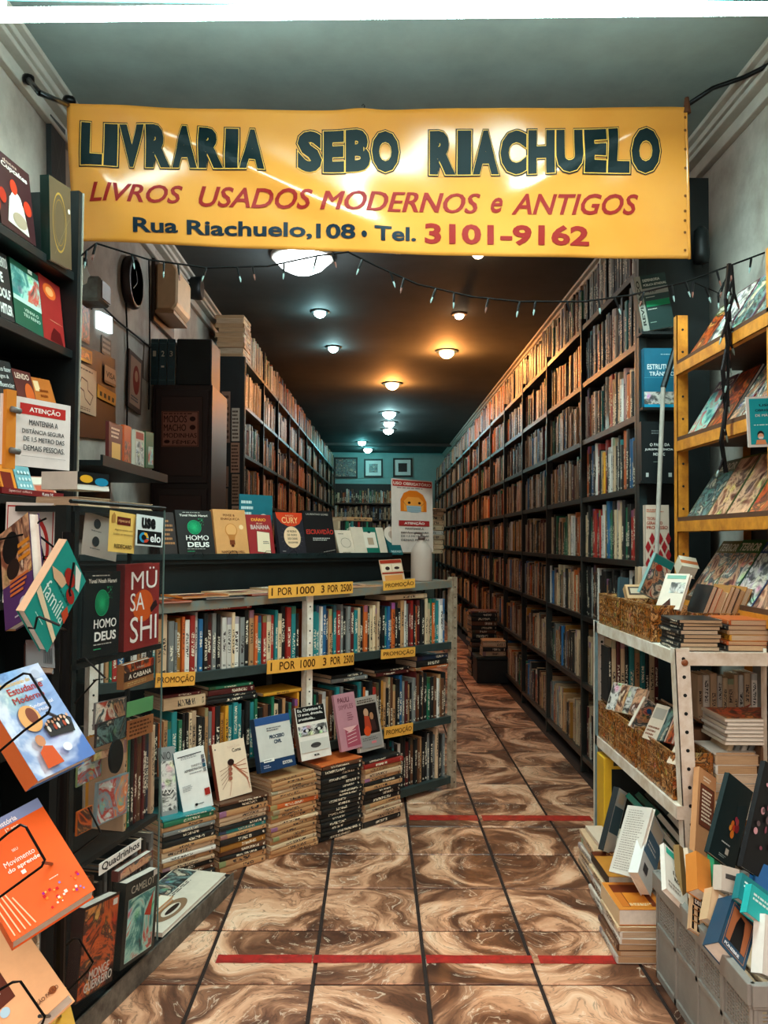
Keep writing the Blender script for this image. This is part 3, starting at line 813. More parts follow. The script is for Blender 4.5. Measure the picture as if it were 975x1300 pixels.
book_row(cw(.024, -.015, zL), CU, SR-.05, CIN, 'kgknwtnkcTykTkkkTkowkrnkhtkcntkbymtkymnkn', 'right lower promotion shelf', GP, hr=(.18, .235), tr=(.011, .021), depth=.15, name='paperback')
book_row(cw(.33, -.02, zB), CU, .56, CIN, 'kykyekkykkTkwkkmknkntk', 'bottom promotion shelf', GP, hr=(.2, .245), tr=(.012, .024), depth=.15, name='paperback')
# books laid flat on the rows
def lying(px0, px1, z, d, t, col, label, depth=.15, name='book'):
    a = cpx(px0, d, z); b = cpx(px1, d, z); L = (b-a).length
    zz = Z.cross(CIN); o = b + Z*(t/2)
    if zz.dot(CU) > 0: o = a + Z*(t/2)
    return spine_book(frame(o, Z, CIN, zz), t, depth, L, col, label, group=None, name=name)
zt = zU+.224
lying(247, 317, zt, -.02, .014, 'red', 'red book lying across the top of the upper left promotion row')
lying(489, 541, zU+.221, -.02, .022, 'cream', 'pale book lying across the top of the upper right promotion row')
zt = zL+.228
lying(207, 260, zt, -.03, .045, 'cream', 'thick cream book lying on the lower promotion row by the glass')
lying(207, 254, zt+.046, -.03, .012, 'maroon', 'thin maroon book lying on the thick cream book')
for i, (t, c_, w) in enumerate(((.018, 'black', 'bottom'), (.012, 'black', 'second'), (.022, 'maroon', 'third'), (.012, 'green', 'top'))):
    lying(262+i, 326-i*2, zt+.001+sum((.0185, .0125, .0225)[:i]), -.02, t, c_, f'{c_} book, {w} of the four lying left of the yellow one')
lying(334, 384, zt, -.02, .013, 'yellow', 'yellow book lying on the lower promotion row beside the white post')
zt = zL+.238
for i, (a, b, t, c_, l) in enumerate(((420, 466, .018, 'grey', 'grey book lying on the lower right row beside the post'), (421, 460, .016, 'black', 'black book lying on the grey one beside the post'),
      (478, 519, .016, 'maroon', 'maroon book lying in the middle of the lower right row'), (476, 520, .013, 'black', 'black book lying on the maroon one, lower right row'),
      (527, 573, .014, 'orange', 'orange book lying at the right end of the lower row'), (529, 570, .03, 'black', 'thick black book lying on the orange one at the right end'), (530, 568, .022, 'navy', 'navy book topmost of the lying pile at the right end'))):
    zz0 = {0: 0, 1: .0185, 2: 0, 3: .0165, 4: 0, 5: .0145, 6: .045}[i]
    lying(a, b, zt+zz0, -.02, t, c_, l)
# price cards
def price(tl, tr, bl, words, label, d=.03):
    TLp, TRp, BLp = tl, tr, bl
    BR = (tr[0]+bl[0]-tl[0], tr[1]+bl[1]-tl[1])
    def f(p):
        for (t, x0, x1) in words: p.text(t, x0, .2, x1, .82, '#4a2b10', .012)
    quad_card(bl, BR, tl, cpl(d), .003, '#f0ab45', label, f, mt=SIGNY, cat='price card', name='price_card')
W1 = [('1', .035, .05), ('POR', .13, .30), ('1000', .36, .53), ('3', .62, .66), ('POR', .71, .83), ('2500', .87, .99)]
price((339, 744), (446, 737), (341, 760), [('1', .03, .045), ('POR', .10, .26), ('1000', .31, .52), ('3', .60, .64), ('POR', .68, .81), ('2500', .84, .98)], 'yellow price card on the top edge beside the white post')
price((337, 839), (447, 827), (339, 856), W1, 'yellow price card on the middle shelf edge over the white post')
price((486, 738), (526, 734), (487, 750), [('PROMOÇÃO', .06, .95)], 'yellow card on the top edge right of the post')
price((482, 825), (525, 821), (484, 837), [('PROMOÇÃO', .06, .95)], 'yellow card on the middle shelf edge at right')
price((487, 924), (523, 917), (488, 938), [('PROMOÇÃO', .06, .95)], 'yellow card on the lower shelf edge at right')
price((196, 855), (246, 852), (197, 873), [('PROMOÇÃO', .04, .97)], 'yellow card on the middle shelf edge behind the clear sheet')

# stacks on the floor before it
def stack(px0, px1, ytop, where, group, seq, tr, d=.135, yaw=.05, jit=0, dep=.15):
    a = cpx(px0, d, 0); b = cpx(px1, d, 0); c = (a+b)/2; w = (b-a).length
    top = on_plane((px0+px1)/2, ytop, *cpl(d)).z
    book_stack((c.x, c.y, .0015), CU, CIN, 99, where, group, L=(w*.92, w*1.0), tr=tr, depth=dep, seq=seq, top=top, yaw=yaw)
    return top
tA = stack(208, 277, 1034, 'the pile nearest the clear sheet', 'books piled on the floor', 'TgtykktewteknktTekn', (.013, .022))
tB = stack(281, 342, 1014, 'the pile under the spider-like cover', 'books piled on the floor', 'nkteekTtkhnkttkT', (.013, .024))
tC = stack(345, 405, 985, 'the tan pile under the blue law book', 'books piled on the floor', 'tttcttotttct', (.013, .019), yaw=.07)
tD = stack(409, 462, 967, 'the dark pile in the middle', 'books piled on the floor', 'onkkkkkkkkkkkkkkkkkkkk', (.014, .02), yaw=.03)
tE = stack(464, 512, 962, 'the pile beside the bottom shelf', 'books piled on the floor', 'krtetktkkkteee', (.013, .022), yaw=.04)

# face-out books leaning on the front
def T(*a): return a
def lean_book(TL, TR, BR, BL, d, t, color, label, prints, tilt=.05, ztop_=None, **kw):
    """bottom edge on plane d, top edge tilt metres further in"""
    a = on_plane(*BL, *cpl(d)); b = on_plane(*BR, *cpl(d)); c = on_plane(*TL, *cpl(d-tilt))
    mw, w, h = sheet_frame(a, b, c)
    return face_book(mw, w, h, t, color, label, prints, **kw)
def pr_comic(p):
    p.rect(.06, .1, .94, .8, None, ART['grey']).text('NIO', .05, .82, .7, .93, '#3a3b3a', .0).line([(.1, .35), (.3, .42), (.5, .33), (.75, .4), (.95, .34)], .003, '#e8e4dc')
lean_book((206, 949), (220, 948), (226, 1036), (206, 1040), .09, .01, '#8f9290', 'grey illustrated cover leaning at the left end behind the sheet', pr_comic, cat='book')
def pr_law(p):
    p.rect(.1, .9, .9, .915, '#33353a').lines(2, .2, .85, .8, .9, '#8d8f90').text('DIREITO', .5, .70, .86, .735, '#4a4c50', 0).text('ADMINISTRATIVO', .25, .64, .86, .68, '#33353a', .01)
    p.lines(1, .4, .59, .86, .62, '#8d8f90').rect(.86, .80, .96, .86, '#777').rect(.86, .73, .96, .79, '#556').rect(.86, .655, .96, .72, '#2c5a6c').rect(.86, .58, .96, .64, '#8a8a8a').lines(4, .1, .34, .45, .44, '#a0a2a3').rect(.78, .2, .96, .31, '#9e2a22').disc(.45, .1, .05, .02, '#222').lines(1, .5, .085, .7, .11, '#222')
lean_book((226, 955), (262, 947), (271, 1022), (233, 1035), .10, .022, '#eceae4', 'white law textbook leaning on the pile nearest the sheet', pr_law, spine_col='#3f7f8c', cat='book')
def pr_coma(p):
    p.text('Robin Cook', .45, .87, .85, .92, '#d8b9a0', 0).text('Coma', .58, .79, .86, .855, '#33302e', .02).disc(.08, .9, .02, .015, '#555')
    for k in range(7): p.line([(.5, .6), (.62+.05*k, .56-.05*k+.02*(k % 2)), (.95, .62-.09*k)], .0022, '#a8593f')
    for k in range(5): p.line([(.5, .58), (.35, .54-.05*k), (.12, .5-.08*k)], .0016, '#8a5a48')
    p.disc(.48, .62, .10, .06, '#2a1715')
    for k in range(3): p.disc(.44-.02*k, .5-.08*k, .06, .035, '#9a5b48')
    p.line([(.42, .28), (.35, .12), (.3, .04)], .002, '#c58f76')
lean_book((273, 945), (313, 938), (320, 1005), (279, 1017), .10, .02, '#ecd3b6', 'cream novel with spider-like drawing leaning on the second pile', pr_coma, spine_col='#9a4a35', cat='book')
def pr_proc(p):
    p.rect(0, 0, 1, .2, '#1e3657').rect(0, .86, 1, 1, '#2d4d80').lines(2, .3, .72, .78, .8, '#55565a').text('PROCESSO', .35, .58, .78, .65, '#1f3a50', .04).text('CIVIL', .46, .48, .68, .55, '#1f3a50', .04)
    p.rect(.1, .17, .4, .23, '#e5e2da').lines(1, .12, .18, .38, .22, '#666').lines(2, .08, .06, .3, .13, '#aab').text('EDITORA', .62, .07, .9, .13, '#e5e2da', .02)
lean_book((323, 913), (370, 907), (376, 971), (332, 982), .115, .03, '#cfccc4', 'blue and pale grey law book leaning on the tan pile', pr_proc, spine_col='#1e3657', cat='book')
def pr_chris(p):
    p.rect(.03, .7, .97, 1, '#171717')
    for k, t in enumerate(('Eu, Christiane F.,', '13 anos, drogada,', 'prostituída...')): p.text(t, .08, .9-.085*k, .9 if k < 2 else .62, .965-.085*k, '#e6e1d8', .02)
    p.rect(.03, .45, .97, .64, None, ART['grey']).disc(.3, .545, .13, .035, '#151515').disc(.7, .545, .13, .035, '#151515').disc(.3, .545, .05, .03, '#d8d4cc').disc(.7, .545, .05, .03, '#d8d4cc')
    p.rect(.03, .14, .97, .36, '#c9c4ba').disc(.52, .25, .17, .05, '#4a4644').line([(.35, .25), (.52, .26), (.69, .25)], .002, '#111').text('B', .42, .05, .6, .085, '#222', .02)
lean_book((377, 899), (416, 893), (421, 958), (383, 967), .10, .022, '#e9e0d4', 'cover with black and white eyes and mouth leaning near the white post', pr_chris, spine_col='#6b4a3c', cat='book')
def pr_pink(p):
    p.text('PAULI', .15, .84, .7, .93, '#5a2733', .02).text('SIMPLES', .15, .72, .85, .80, '#7a4450', .0).lines(4, .5, .5, .8, .66, '#8b5560').rect(.3, .05, .95, .4, '#a04a5a').poly([(.2, .4), (.9, .4), (.5, .3)], '#d9a6a4')
    for k in range(4): p.line([(.35, .12+.06*k), (.8, .15+.06*k)], .0022, '#e4c3bc')
lean_book((418, 884), (449, 882), (460, 948), (434, 955), .10, .014, '#b98089', 'dusty pink paperback leaning beside the cover with eyes', pr_pink, cat='book')
def pr_couple(p):
    p.rect(.08, .3, .92, .86, '#1c1412').disc(.45, .7, .1, .08, '#b98a6c').disc(.66, .62, .08, .07, '#a4714f').poly([(.3, .35), (.36, .65), (.55, .63), (.6, .35)], '#a03a24').poly([(.58, .35), (.6, .56), (.76, .55), (.8, .35)], '#3a2420')
    p.disc(.4, .36, .14, .09, '#c8451e').lines(2, .15, .88, .9, .96, '#4a3c34').rect(.08, .05, .92, .27, '#8b8480').rect(.5, .12, .7, .16, '#c96f72').lines(2, .15, .18, .8, .25, '#5d5753')
lean_book((450, 887), (486, 882), (488, 948), (458, 956), .10, .02, '#a3978c', 'grey novel with painted couple leaning at right of the pink one', pr_couple, spine_col='#e3ddd2', cat='book')

# magazines lying on the top
R = random.Random(3)
def flat_mag(px0, px1, d0, d1, z, color, label, t=.006, mt=None, rot=0):
    a = cpx(px0, d0, z, 740); b = cpx(px1, d0, z, 740); w = (b-a).length; h = d0-d1
    sl = CU; f = frame(a, Matrix.Rotation(rot, 3, 'Z') @ CU, Z*-1, Matrix.Rotation(rot, 3, 'Z') @ CIN)
    f.translation = a + Z*t
    s_ = (a - C0).dot(CU); f.translation.z = ztop(s_+w*.5)+z+t
    def pr(p): p.rect(.04, .04, .96, .96, None, mt) if mt else None; p.rect(.1, .7, .8, .85, '#f0dcc0'); p.lines(3, .1, .1, .6, .4, '#4a3020')
    return face_book(f, w, h, t, color, label, pr, cat='magazine')
mags = [(206, 245, .01, -.17, '#b84a2a', 'fire', 'red'), (232, 290, -.02, -.2, '#e0862e', 'fire', 'orange'), (262, 312, .01, -.16, '#1d2b33', 'dark', 'dark'), (290, 352, -.01, -.2, '#d8b080', 'skin', 'tan'),
        (320, 370, .0, -.17, '#a53a24', 'comic', 'brick red'), (352, 402, -.02, -.22, '#c9a37c', 'comic', 'pale'), (385, 432, .0, -.18, '#e0912e', 'fire', 'amber'), (415, 458, -.02, -.21, '#3a2b24', 'dark', 'brown'), (445, 486, .0, -.18, '#d9975a', 'skin', 'peach')]
for i, (a, b, d0, d1, c_, m_, nm) in enumerate(mags):
    flat_mag(a, b, d0, d1, .001+.008*(i % 2), c_, f'{nm} magazine lying flat on the low bookcase, {nth(i+1)} from its left end', .0065, ART[m_], R.uniform(-.12, .12) if i % 2 else 0)

# ================================================================== THE BLACK DISPLAY LEDGE BEHIND IT
led = empty('display_ledge', frame(C0 + CIN*.33, CU, CIN, Z)); tag(led, 'black display counter with a top ledge behind the low bookcase', 'counter')
LZT = 1.133
MB().box((-.84, 0, LZT-.03), (.80, .26, LZT), BLACKM).build('ledge_top', led)
MB().box((-.84, -.012, LZT-.012), (.80, 0, LZT+.012), DARKST).build('ledge_lip', led)
MB().box((-.82, .03, 0), (.78, .24, LZT-.03), BLACKM).build('counter_body', led)
DL = -.345                                         # plane of the books' feet
def ledge_book(TL, TR, BR, BL, t, color, label, prints, tilt=.045, d=DL, **kw):
    a = cpx(BL[0], d, LZT+.001, 709); b = cpx(BR[0], d, LZT+.001, 709)
    hz = on_plane(*TL, *cpl(d-tilt)); mw, w, h = sheet_frame(a, b, hz)
    return face_book(mw, w, h, t, color, label, prints, **kw)
def pr_homo(p):
    p.lines(1, .2, .94, .8, .965, '#c4beb4').text('Yuval Noah Harari', .1, .865, .88, .915, '#e9e2d6', .02)
    p.disc(.48, .63, .19, .155, '#2fbf7d')
    for k in range(7): p.ring(.48, .63, .18-.024*k, .148-.02*k, .9, '#0f6e4a')
    r = random.Random(2)
    for k in range(26): p.disc(.48+r.uniform(.05, .26), .66+r.uniform(0, .16), .008, .006, '#2fbf7d', n=6); p.L -= 1
    p.L += 26
    p.text('HOMO', .2, .34, .82, .445, '#f2efe8', .03).text('DEUS', .22, .19, .82, .30, '#f2efe8', .03).lines(1, .2, .14, .82, .165, '#b9b4aa').lines(1, .2, .09, .45, .11, '#2fbf7d')
ledge_book((216, 647), (261, 646), (274, 711), (228, 711), .024, '#1c1715', 'black book with green fingerprint on the ledge, left end', pr_homo, cat='book')
def pr_pense(p):
    p.text('PENSE &', .3, .85, .66, .9, '#6b3a1c', .01).text('ENRIQUEÇA', .22, .76, .8, .82, '#6b3a1c', .01)
    p.disc(.5, .55, .19, .15, '#c98143').disc(.5, .56, .16, .125, '#e2a263').poly([(.38, .46), (.62, .46), (.58, .34), (.42, .34)], '#b87238').rect(.42, .24, .58, .34, '#7a3a1e').disc(.5, .22, .05, .03, '#53230f')
    p.text('NAPOLEON HILL', .14, .06, .86, .115, '#4a2412', .01).disc(.82, .62, .07, .05, '#f0c896')
ledge_book((266, 646), (307, 647), (317, 709), (276, 709), .022, '#dc9a5c', 'orange-tan book with a light bulb on the ledge', pr_pense, cat='book')
def pr_tealc(p):
    p.disc(.72, .35, .26, .34, '#e8d6c2').disc(.72, .35, .11, .1, '#1d5f62').disc(.72, .38, .09, .06, '#e8d6c2').lines(4, .05, .55, .42, .92, '#cfe4e0').lines(1, .55, .56, .9, .62, '#5a4a40').lines(1, .58, .1, .88, .15, '#5a4a40')
ledge_book((302, 627), (345, 634), (345, 662), (303, 660), .004, '#1f6f7c', 'teal card with a pale round emblem standing behind the red book', pr_tealc, tilt=.0, d=DL-.10, cat='card')
def pr_diario(p):
    p.text('DIÁRIO', .2, .84, .78, .93, '#f0a040', .03).text('de um', .38, .77, .62, .81, '#e9c8a0', .01).text('BANANA', .14, .64, .9, .75, '#c9a8a0', .05)
    p.poly([(.3, .1), (.82, .06), (.86, .56), (.36, .6)], '#ecd2b0').line([(.3, .1), (.82, .06), (.86, .56), (.36, .6), (.3, .1)], .0015, '#6b3428').lines(2, .56, .28, .84, .36, '#4a3a44')
ledge_book((311, 653), (343, 654), (350, 709), (318, 708), .022, '#9c2426', 'dark red book with a torn-paper panel on the ledge', pr_diario, cat='book')
def pr_cury(p):
    p.disc(.5, 1.0, .5, .27, '#d5401f') if False else p.poly([(0, 1), (1, 1), (.97, .86), (.85, .74), (.65, .68), (.4, .68), (.18, .75), (.03, .87)], '#d5401f')
    p.text('AUGUSTO', .35, .91, .65, .945, '#f0c79c', 0).text('CURY', .2, .75, .8, .89, '#f2bb80', .01)
    for k in range(18):
        a = k*math.pi/9; p.line([(.5+.33*math.cos(a), .42+.26*math.sin(a)), (.5+.42*math.cos(a), .42+.33*math.sin(a))], .0012, '#6d5f66')
    p.disc(.5, .42, .31, .25, '#efc59c')
    for k, t in enumerate(('AS REGRAS', 'DE OURO', 'DOS CASAIS', 'SAUDÁVEIS')): p.text(t, .32, .53-.085*k, .68, .58-.085*k, '#3a2626', .02)
    p.lines(1, .08, .08, .24, .11, '#c4b8b0')
ledge_book((346, 650), (381, 650), (390, 708), (356, 708), .022, '#26222a', 'dark book with an orange top and round pale centre', pr_cury, cat='book')
def pr_escr(p):
    p.text('LAURENTINO GOMES', .12, .9, .85, .94, '#b9ada2', .01).text('ESCRAVIDÃO', .06, .47, .96, .60, '#c43a30', .02).lines(2, .25, .32, .85, .4, '#c9c0b8').line([(.55, .07), (.8, .1), (.95, .12)], .002, '#b9ada2')
ledge_book((386, 648), (422, 650), (428, 706), (390, 707), .03, '#171314', 'black book with red title lettering on the ledge', pr_escr, cat='book')
def pr_pay(p):
    p.rect(.24, .3, .78, .68, '#d9c2ae').lines(1, .15, .82, .6, .88, '#4a352a').lines(1, .2, .08, .8, .13, '#7a6452')
    p.ring(.5, .49, .3, .2, .93, '#7a6452')
ledge_book((424, 673), (442, 673), (453, 705), (432, 705), .003, '#e6cdb6', 'small pale payment card standing right of the red-titled book', pr_pay, cat='card')
def pr_bro(p): p.rect(.36, .0, .76, 1, '#1f6a58').rect(.34, .25, .72, .82, '#ead8c6').rect(.44, .36, .62, .62, '#b99a80').disc(.53, .82, .05, .04, '#123f38')
ledge_book((448, 669), (489, 669), (493, 705), (452, 705), .012, '#e3cbb4', 'white and green folded brochure standing on the ledge', pr_bro, cat='brochure')
ledge_book((493, 678), (510, 678), (512, 705), (496, 705), .01, '#1a5a5c', 'small teal card holder topped by a round white badge', lambda p: p.disc(.55, .95, .62, .42, '#d9c6b6').disc(.55, .95, .3, .2, '#b59f90').text('PAGUE AQUI', .1, .08, .9, .2, '#d9e6e0', .02), cat='card')
# warning sign with masked face
def pr_sign(p):
    p.rect(.02, .9, .98, .985, '#b8332a').text('USO OBRIGATÓRIO', .04, .92, .96, .97, '#f2d8c8', .03).lines(1, .12, .87, .9, .89, '#7a5a50')
    p.poly([(.2, .56), (.2, .72), (.28, .81), (.42, .85), (.6, .85), (.75, .80), (.84, .7), (.84, .56)], '#e2731c')
    p.poly([(.28, .57), (.28, .7), (.38, .76), (.64, .76), (.76, .7), (.76, .57)], '#f0953c').disc(.41, .68, .035, .018, '#3a1c12').disc(.66, .68, .035, .018, '#3a1c12')
    p.poly([(.36, .56), (.34, .64), (.7, .64), (.7, .56), (.6, .545), (.46, .545)], '#9aaab0').line([(.34, .64), (.25, .70)], .0015, '#30383a').line([(.7, .64), (.78, .68)], .0015, '#30383a').line([(.37, .61), (.69, .61)], .001, '#5f7076').line([(.37, .58), (.69, .58)], .001, '#5f7076')
    p.rect(.15, .36, .9, .435, '#a52c2a').text('ATENÇÃO', .28, .375, .78, .42, '#f2e2d6', .03)
    for k, t in enumerate(('MANTENHA A', 'DISTÂNCIA SEGURA', 'DE 1,5 METRO DAS', 'DEMAIS PESSOAS')): p.text(t, .2 if k else .3, .31-.052*k, .88 if k else .75, .338-.052*k, '#3a2a28', .03)
a = cpx(498, DL-.02, LZT+.012, 705); b = cpx(550, DL-.02, LZT+.012, 705); c = on_plane(497, 607, *cpl(DL-.03)); 
mw, w, h = sheet_frame(a, b, c)
card(mw, w, h, .004, '#e9d2c4', 'tall pale warning sign with a masked face standing at the ledge end', pr_sign, name='warning_sign')
# white books piled behind the sign
p0 = cpx(550, DL-.14, LZT, 705)
book_stack((p0.x, p0.y, LZT+.001), CU, CIN, 9, 'the pale pile behind the warning sign', 'pale books piled behind the sign', L=(.19, .2), tr=(.022, .03), depth=.16, seq='eececwe', top=LZT+.26, yaw=.08)
# low row of books on the ledge behind the cards
row0 = cpx(430, DL-.12, LZT, 700)
book_row(row0 + Z*.001, CU, .25, CIN, 'ekkgkTkkrkkgkk', 'ledge behind the payment cards', 'dark books behind the payment cards', hr=(.169, .172), tr=(.013, .02), depth=.11)
lying(432, 470, LZT+.1722, DL-.12, .02, 'tan', 'tan book lying on the dark row behind the payment cards', .1)
# box of cards at the left end
ledge_book((199, 650), (212, 652), (226, 712), (204, 712), .03, '#2a1c18', 'brown volume with printed lines half hidden at the ledge left end', lambda p: p.lines(6, .1, .25, .9, .85, '#b07a50'), cat='book')
# book easels (wire)
for px in (252, 296, 340, 372, 410):
    q = cpx(px, DL+.035, LZT+.001, 709)
    e = empty('book_easel', frame(q, CU, CIN, Z)); tag(e, f'small black wire easel under the {["black fingerprint book", "light bulb book", "dark red book", "round-centred dark book", "red-titled black book"][(252, 296, 340, 372, 410).index(px)]}', 'easel')
    MB().tube([(-.025, .03, .0), (-.025, 0, .003), (-.012, -.004, .022), (.012, -.004, .022), (.025, 0, .003), (.025, .03, .0)], .0013, WIRE, 5).build('wire_hook', e)
# notice on the low bookcase
a = cpx(487, -.10, ztop(.45)+.001, 733); b = cpx(515, -.10, ztop(.6)+.001, 733); c = on_plane(481, 711, *cpl(-.13)); mw, w, h = sheet_frame(a, b, c)
card(mw, w, h, .002, '#dcb493', 'small curled pictogram notice standing on the low bookcase', lambda p: p.rect(.02, .84, .98, .98, '#a5331f').rect(.05, .5, .48, .8, '#e9cdb0').rect(.52, .5, .95, .8, '#e9cdb0').disc(.3, .63, .1, .08, '#3a2420').disc(.72, .63, .12, .06, '#3a2420').rect(.02, .4, .98, .46, '#a5331f').rect(.1, .1, .9, .34, '#d98a4a').lines(1, .3, .02, .6, .07, '#5a2a1a'), name='notice', cat='notice')
# bottle
bt = cpx(535, -.09, 0, 731); bt.z = ztop((bt-C0).dot(CU))+.001
hb = (on_plane(535, 683, *cpl(-.09)).z - bt.z)
bo = empty('plastic_bottle', Matrix.Translation(bt)); tag(bo, 'frosted translucent plastic bottle with sloping shoulders on the low bookcase', 'bottle')
k = NT('frosted_plastic'); k.b.inputs['Base Color'].default_value = (.85, .68, .58, 1); k.b.inputs['Roughness'].default_value = .35; k.b.inputs['Transmission Weight'].default_value = .55; k.b.inputs['IOR'].default_value = 1.2
rb = .052
MB().lathe([(rb*.95, 0), (rb, .006), (rb, hb*.62), (rb*.92, hb*.74), (rb*.6, hb*.86), (rb*.3, hb*.93), (rb*.28, hb)], (0, 0, 0), k.m, 24).build('bottle_body', bo, smooth=True)
MB().lathe([(rb*.34, hb*.955), (rb*.34, hb*1.04), (rb*.1, hb*1.05), (rb*.08, hb*1.12)], (0, 0, 0), solid('#5a4640'), 14).build('cap', bo, smooth=True)
MB().tube([(0, 0, hb*1.1), (-.03, -.01, hb*1.12), (-.035, -.012, hb*1.09)], .005, solid('#5a4640'), 6).build('nozzle', bo)
# books and box on the floor deep in the aisle
ax = at_z(625, 868); 
bx = empty('storage_box', Matrix.Translation((ax.x, ax.y, 0))); tag(bx, 'dark storage box on the tiles against the right shelves deep in the aisle', 'box')
MB().box((-.13, 0, 0), (.16, .3, .2), BLACKM).build('box_body', bx, bevel=.006); MB().box((-.135, -.006, .2), (.165, .306, .225), DARKST).build('lid', bx, bevel=.004)
book_stack((ax.x+.02, ax.y+.02, .226), Vector((1, 0, 0)), Vector((0, 1, 0)), 5, 'the pile on the dark storage box', 'books on the storage box', L=(.19, .2), tr=(.028, .045), depth=.2, seq='eek', yaw=.04, top=.36)
book_stack((ax.x-.02, ax.y+.36, .002), Vector((1, 0, 0)), Vector((0, 1, 0)), 15, 'the pile behind the storage box', 'books behind the storage box', L=(.22, .25), tr=(.03, .05), depth=.24, seq='nkknk', yaw=.1, top=.58)
# ================================================================== LEFT: CLEAR SHEET STAND
SU = Vector((.19, .76, 0)).normalized(); SIN = Vector((-SU.y, SU.x, 0)); S0 = Vector((-.49, 2.893, 0))
def spl(d): return (S0 - SIN*d, SIN)
def spx(px, d, z, py=900): p = on_plane(px, py, *spl(d)); p.z = z; return p
def sS(px, d=0, py=900): return (on_plane(px, py, *spl(d)) - S0).dot(SU)
st = empty('magazine_stand', frame(S0, SU, SIN, Z)); tag(st, 'black wooden magazine stand with a long foot board at the left', 'stand')
sn, sf = sS(70), sS(205)
MB().box((sn-.25, -.01, .015), (.0, .19, .055), BLACKM).build('foot_board', st, bevel=.004)
MB().box((sn-.25, -.016, 0), (.0, -.010, .06), mat('worn_grey_edge', '#6e665c', .6, grain=.5, scale=30, color2='#3a332c')).build('foot_edge', st)
for z, a, b, d in ((.42, sS(105), sf-.01, .14), (.905, sS(88), sf-.005, .05), (1.285, sS(88), sf-.0, .16)):
    MB().box((a, 0, z-.014), (b, d, z), BLACKM).build('shelf_board', st)
for s in (sS(82), sS(93)):
    MB().box((s-.009, .0, .055), (s+.009, .03, 1.285), BLACKM).build('upright', st)
MB().box((sf-.012, .10, .055), (sf-.002, .112, 1.285), BLACKM).build('rear_upright', st)
# clear sheet
k = NT('clear_plastic'); k.b.inputs['Base Color'].default_value = (.04, .05, .05, 1); k.b.inputs['Roughness'].default_value = .06; k.b.inputs['Alpha'].default_value = .06; k.b.inputs['Specular IOR Level'].default_value = .7
CLEAR = k.m
cs = empty('clear_sheet', frame(S0 - SIN*.04, SU, SIN, Z)); tag(cs, 'tall clear plastic sheet hung over the magazine stand front', 'sheet')
a0, a1 = sS(84, .04), sS(205, .04)
MB().box((a0, 0, .10), (a1, .002, 1.29), CLEAR).build('sheet_panel', cs)
MB().box((a1-.002, -.001, .10), (a1+.001, .003, 1.29), mat('sheet_edge', '#5d7a76', .3)).build('sheet_edge', cs)
MB().tube([(a0, .0, 1.292), (a1, 0, 1.292)], .005, BLACKM, 6).build('hanging_rod', cs)
PS = spl(.045); PM = spl(.01); PF = spl(.052)
# stickers on the sheet
quad_card((103, 703), (147, 713), (103, 647), spl(-.02), .001, '#cfc6bd', 'pale instruction sheet with small head drawings behind the clear plastic', lambda p: [ (p.disc(.35+.0*i, .78-.42*i, .1, .12, '#3a3d40'), p.disc(.78, .75-.42*i, .06, .05, '#a5554a'), p.lines(1, .2, .58-.42*i, .55, .63-.42*i, '#777')) for i in range(2)], name='instruction_sheet', cat='notice')
quad_card((137, 700), (170, 703), (137, 647), PS, .001, '#e6bd62', 'yellow card payment sticker on the clear sheet', lambda p: p.rect(.28, .68, .8, .88, '#5a1f18').text('ripecard', .33, .73, .76, .83, '#d9a070', .01).text('Agora aceita em', .2, .52, .88, .58, '#5a3a20', 0).text('todos os terminais', .15, .42, .9, .48, '#5a3a20', 0).text('REDECARD', .2, .1, .88, .2, '#3a2415', .02).poly([(.08, .72), (.2, .72), (.2, .9), (.14, .97), (.08, .9)], '#a8793c'), name='sticker', cat='sticker')
def pr_use(p):
    p.rect(.05, .05, .95, .5, '#141719').text('use', .18, .56, .7, .92, '#141719', .05).ring(.28, .27, .17, .17, .55, '#2f8fb8').poly([(.28, .27), (.45, .27), (.38, .42), (.28, .44)], '#e2a22a').poly([(.28, .27), (.28, .1), (.4, .12), (.46, .2)], '#c8402a').disc(.28, .27, .08, .08, '#141719').text('elo', .5, .14, .9, .42, '#e8eeee', .02)
quad_card((172, 692), (206, 695), (172, 652), PF, .001, '#dfe8e6', 'white and black square payment sticker at the sheet edge', pr_use, name='sticker', cat='sticker')
# Two big display books
def pr_homo2(p):
    pr_homo(p)
b1 = quad_book((104, 838), (150, 829), (104, 726), spl(.006), .04, '#0f1719', 'large black book with green fingerprint and white title in the stand', pr_homo2, spine_col='#131d20', cat='book')
MB().box((-.002, .005, .0), (-.0008, .035, .2), solid('#26383a')).build('spine_print', b1)
def pr_mus(p):
    p.disc(.52, .5, .3, .19, '#d2571f').poly([(.75, .4), (.95, .48), (.9, .55), (.8, .52), (.72, .46)], '#2a1414')
    def ln(t, y0, y1, x0=.1, x1=.9): p.text(t, x0, y0, x1, y1, '#f0e8e0', .0)
    ln('MÜ', .70, .96, .17, .92); ln('SA', .45, .66, .15, .55); ln('SHI', .08, .38, .15, .92)
quad_book((157, 828), (201, 817), (157, 717), spl(.006), .025, '#8c2422', 'deep red book with tall white letters in the stand', pr_mus, spine_col='#5e1617', cat='book')
def pr_cab(p): p.rect(.0, .62, 1, 1, None, ART['fire']).rect(0, .3, 1, .66, '#37261f').text('A CABANA', .14, .36, .9, .56, '#eadcc8', .02).lines(2, .1, .08, .9, .24, '#c9a26c').text('YOUNG', .4, .72, .65, .8, '#f0e2c8', 0)
quad_book((157, 876), (195, 863), (157, 845), spl(.012), .02, '#a06a3c', 'brown landscape-format book hanging under the red one behind the sheet', pr_cab, cat='book')
quad_card((161, 911), (194, 901), (161, 892), spl(.03), .002, '#5c9a62', 'plain green card behind the clear sheet', None, name='green_card', cat='card')
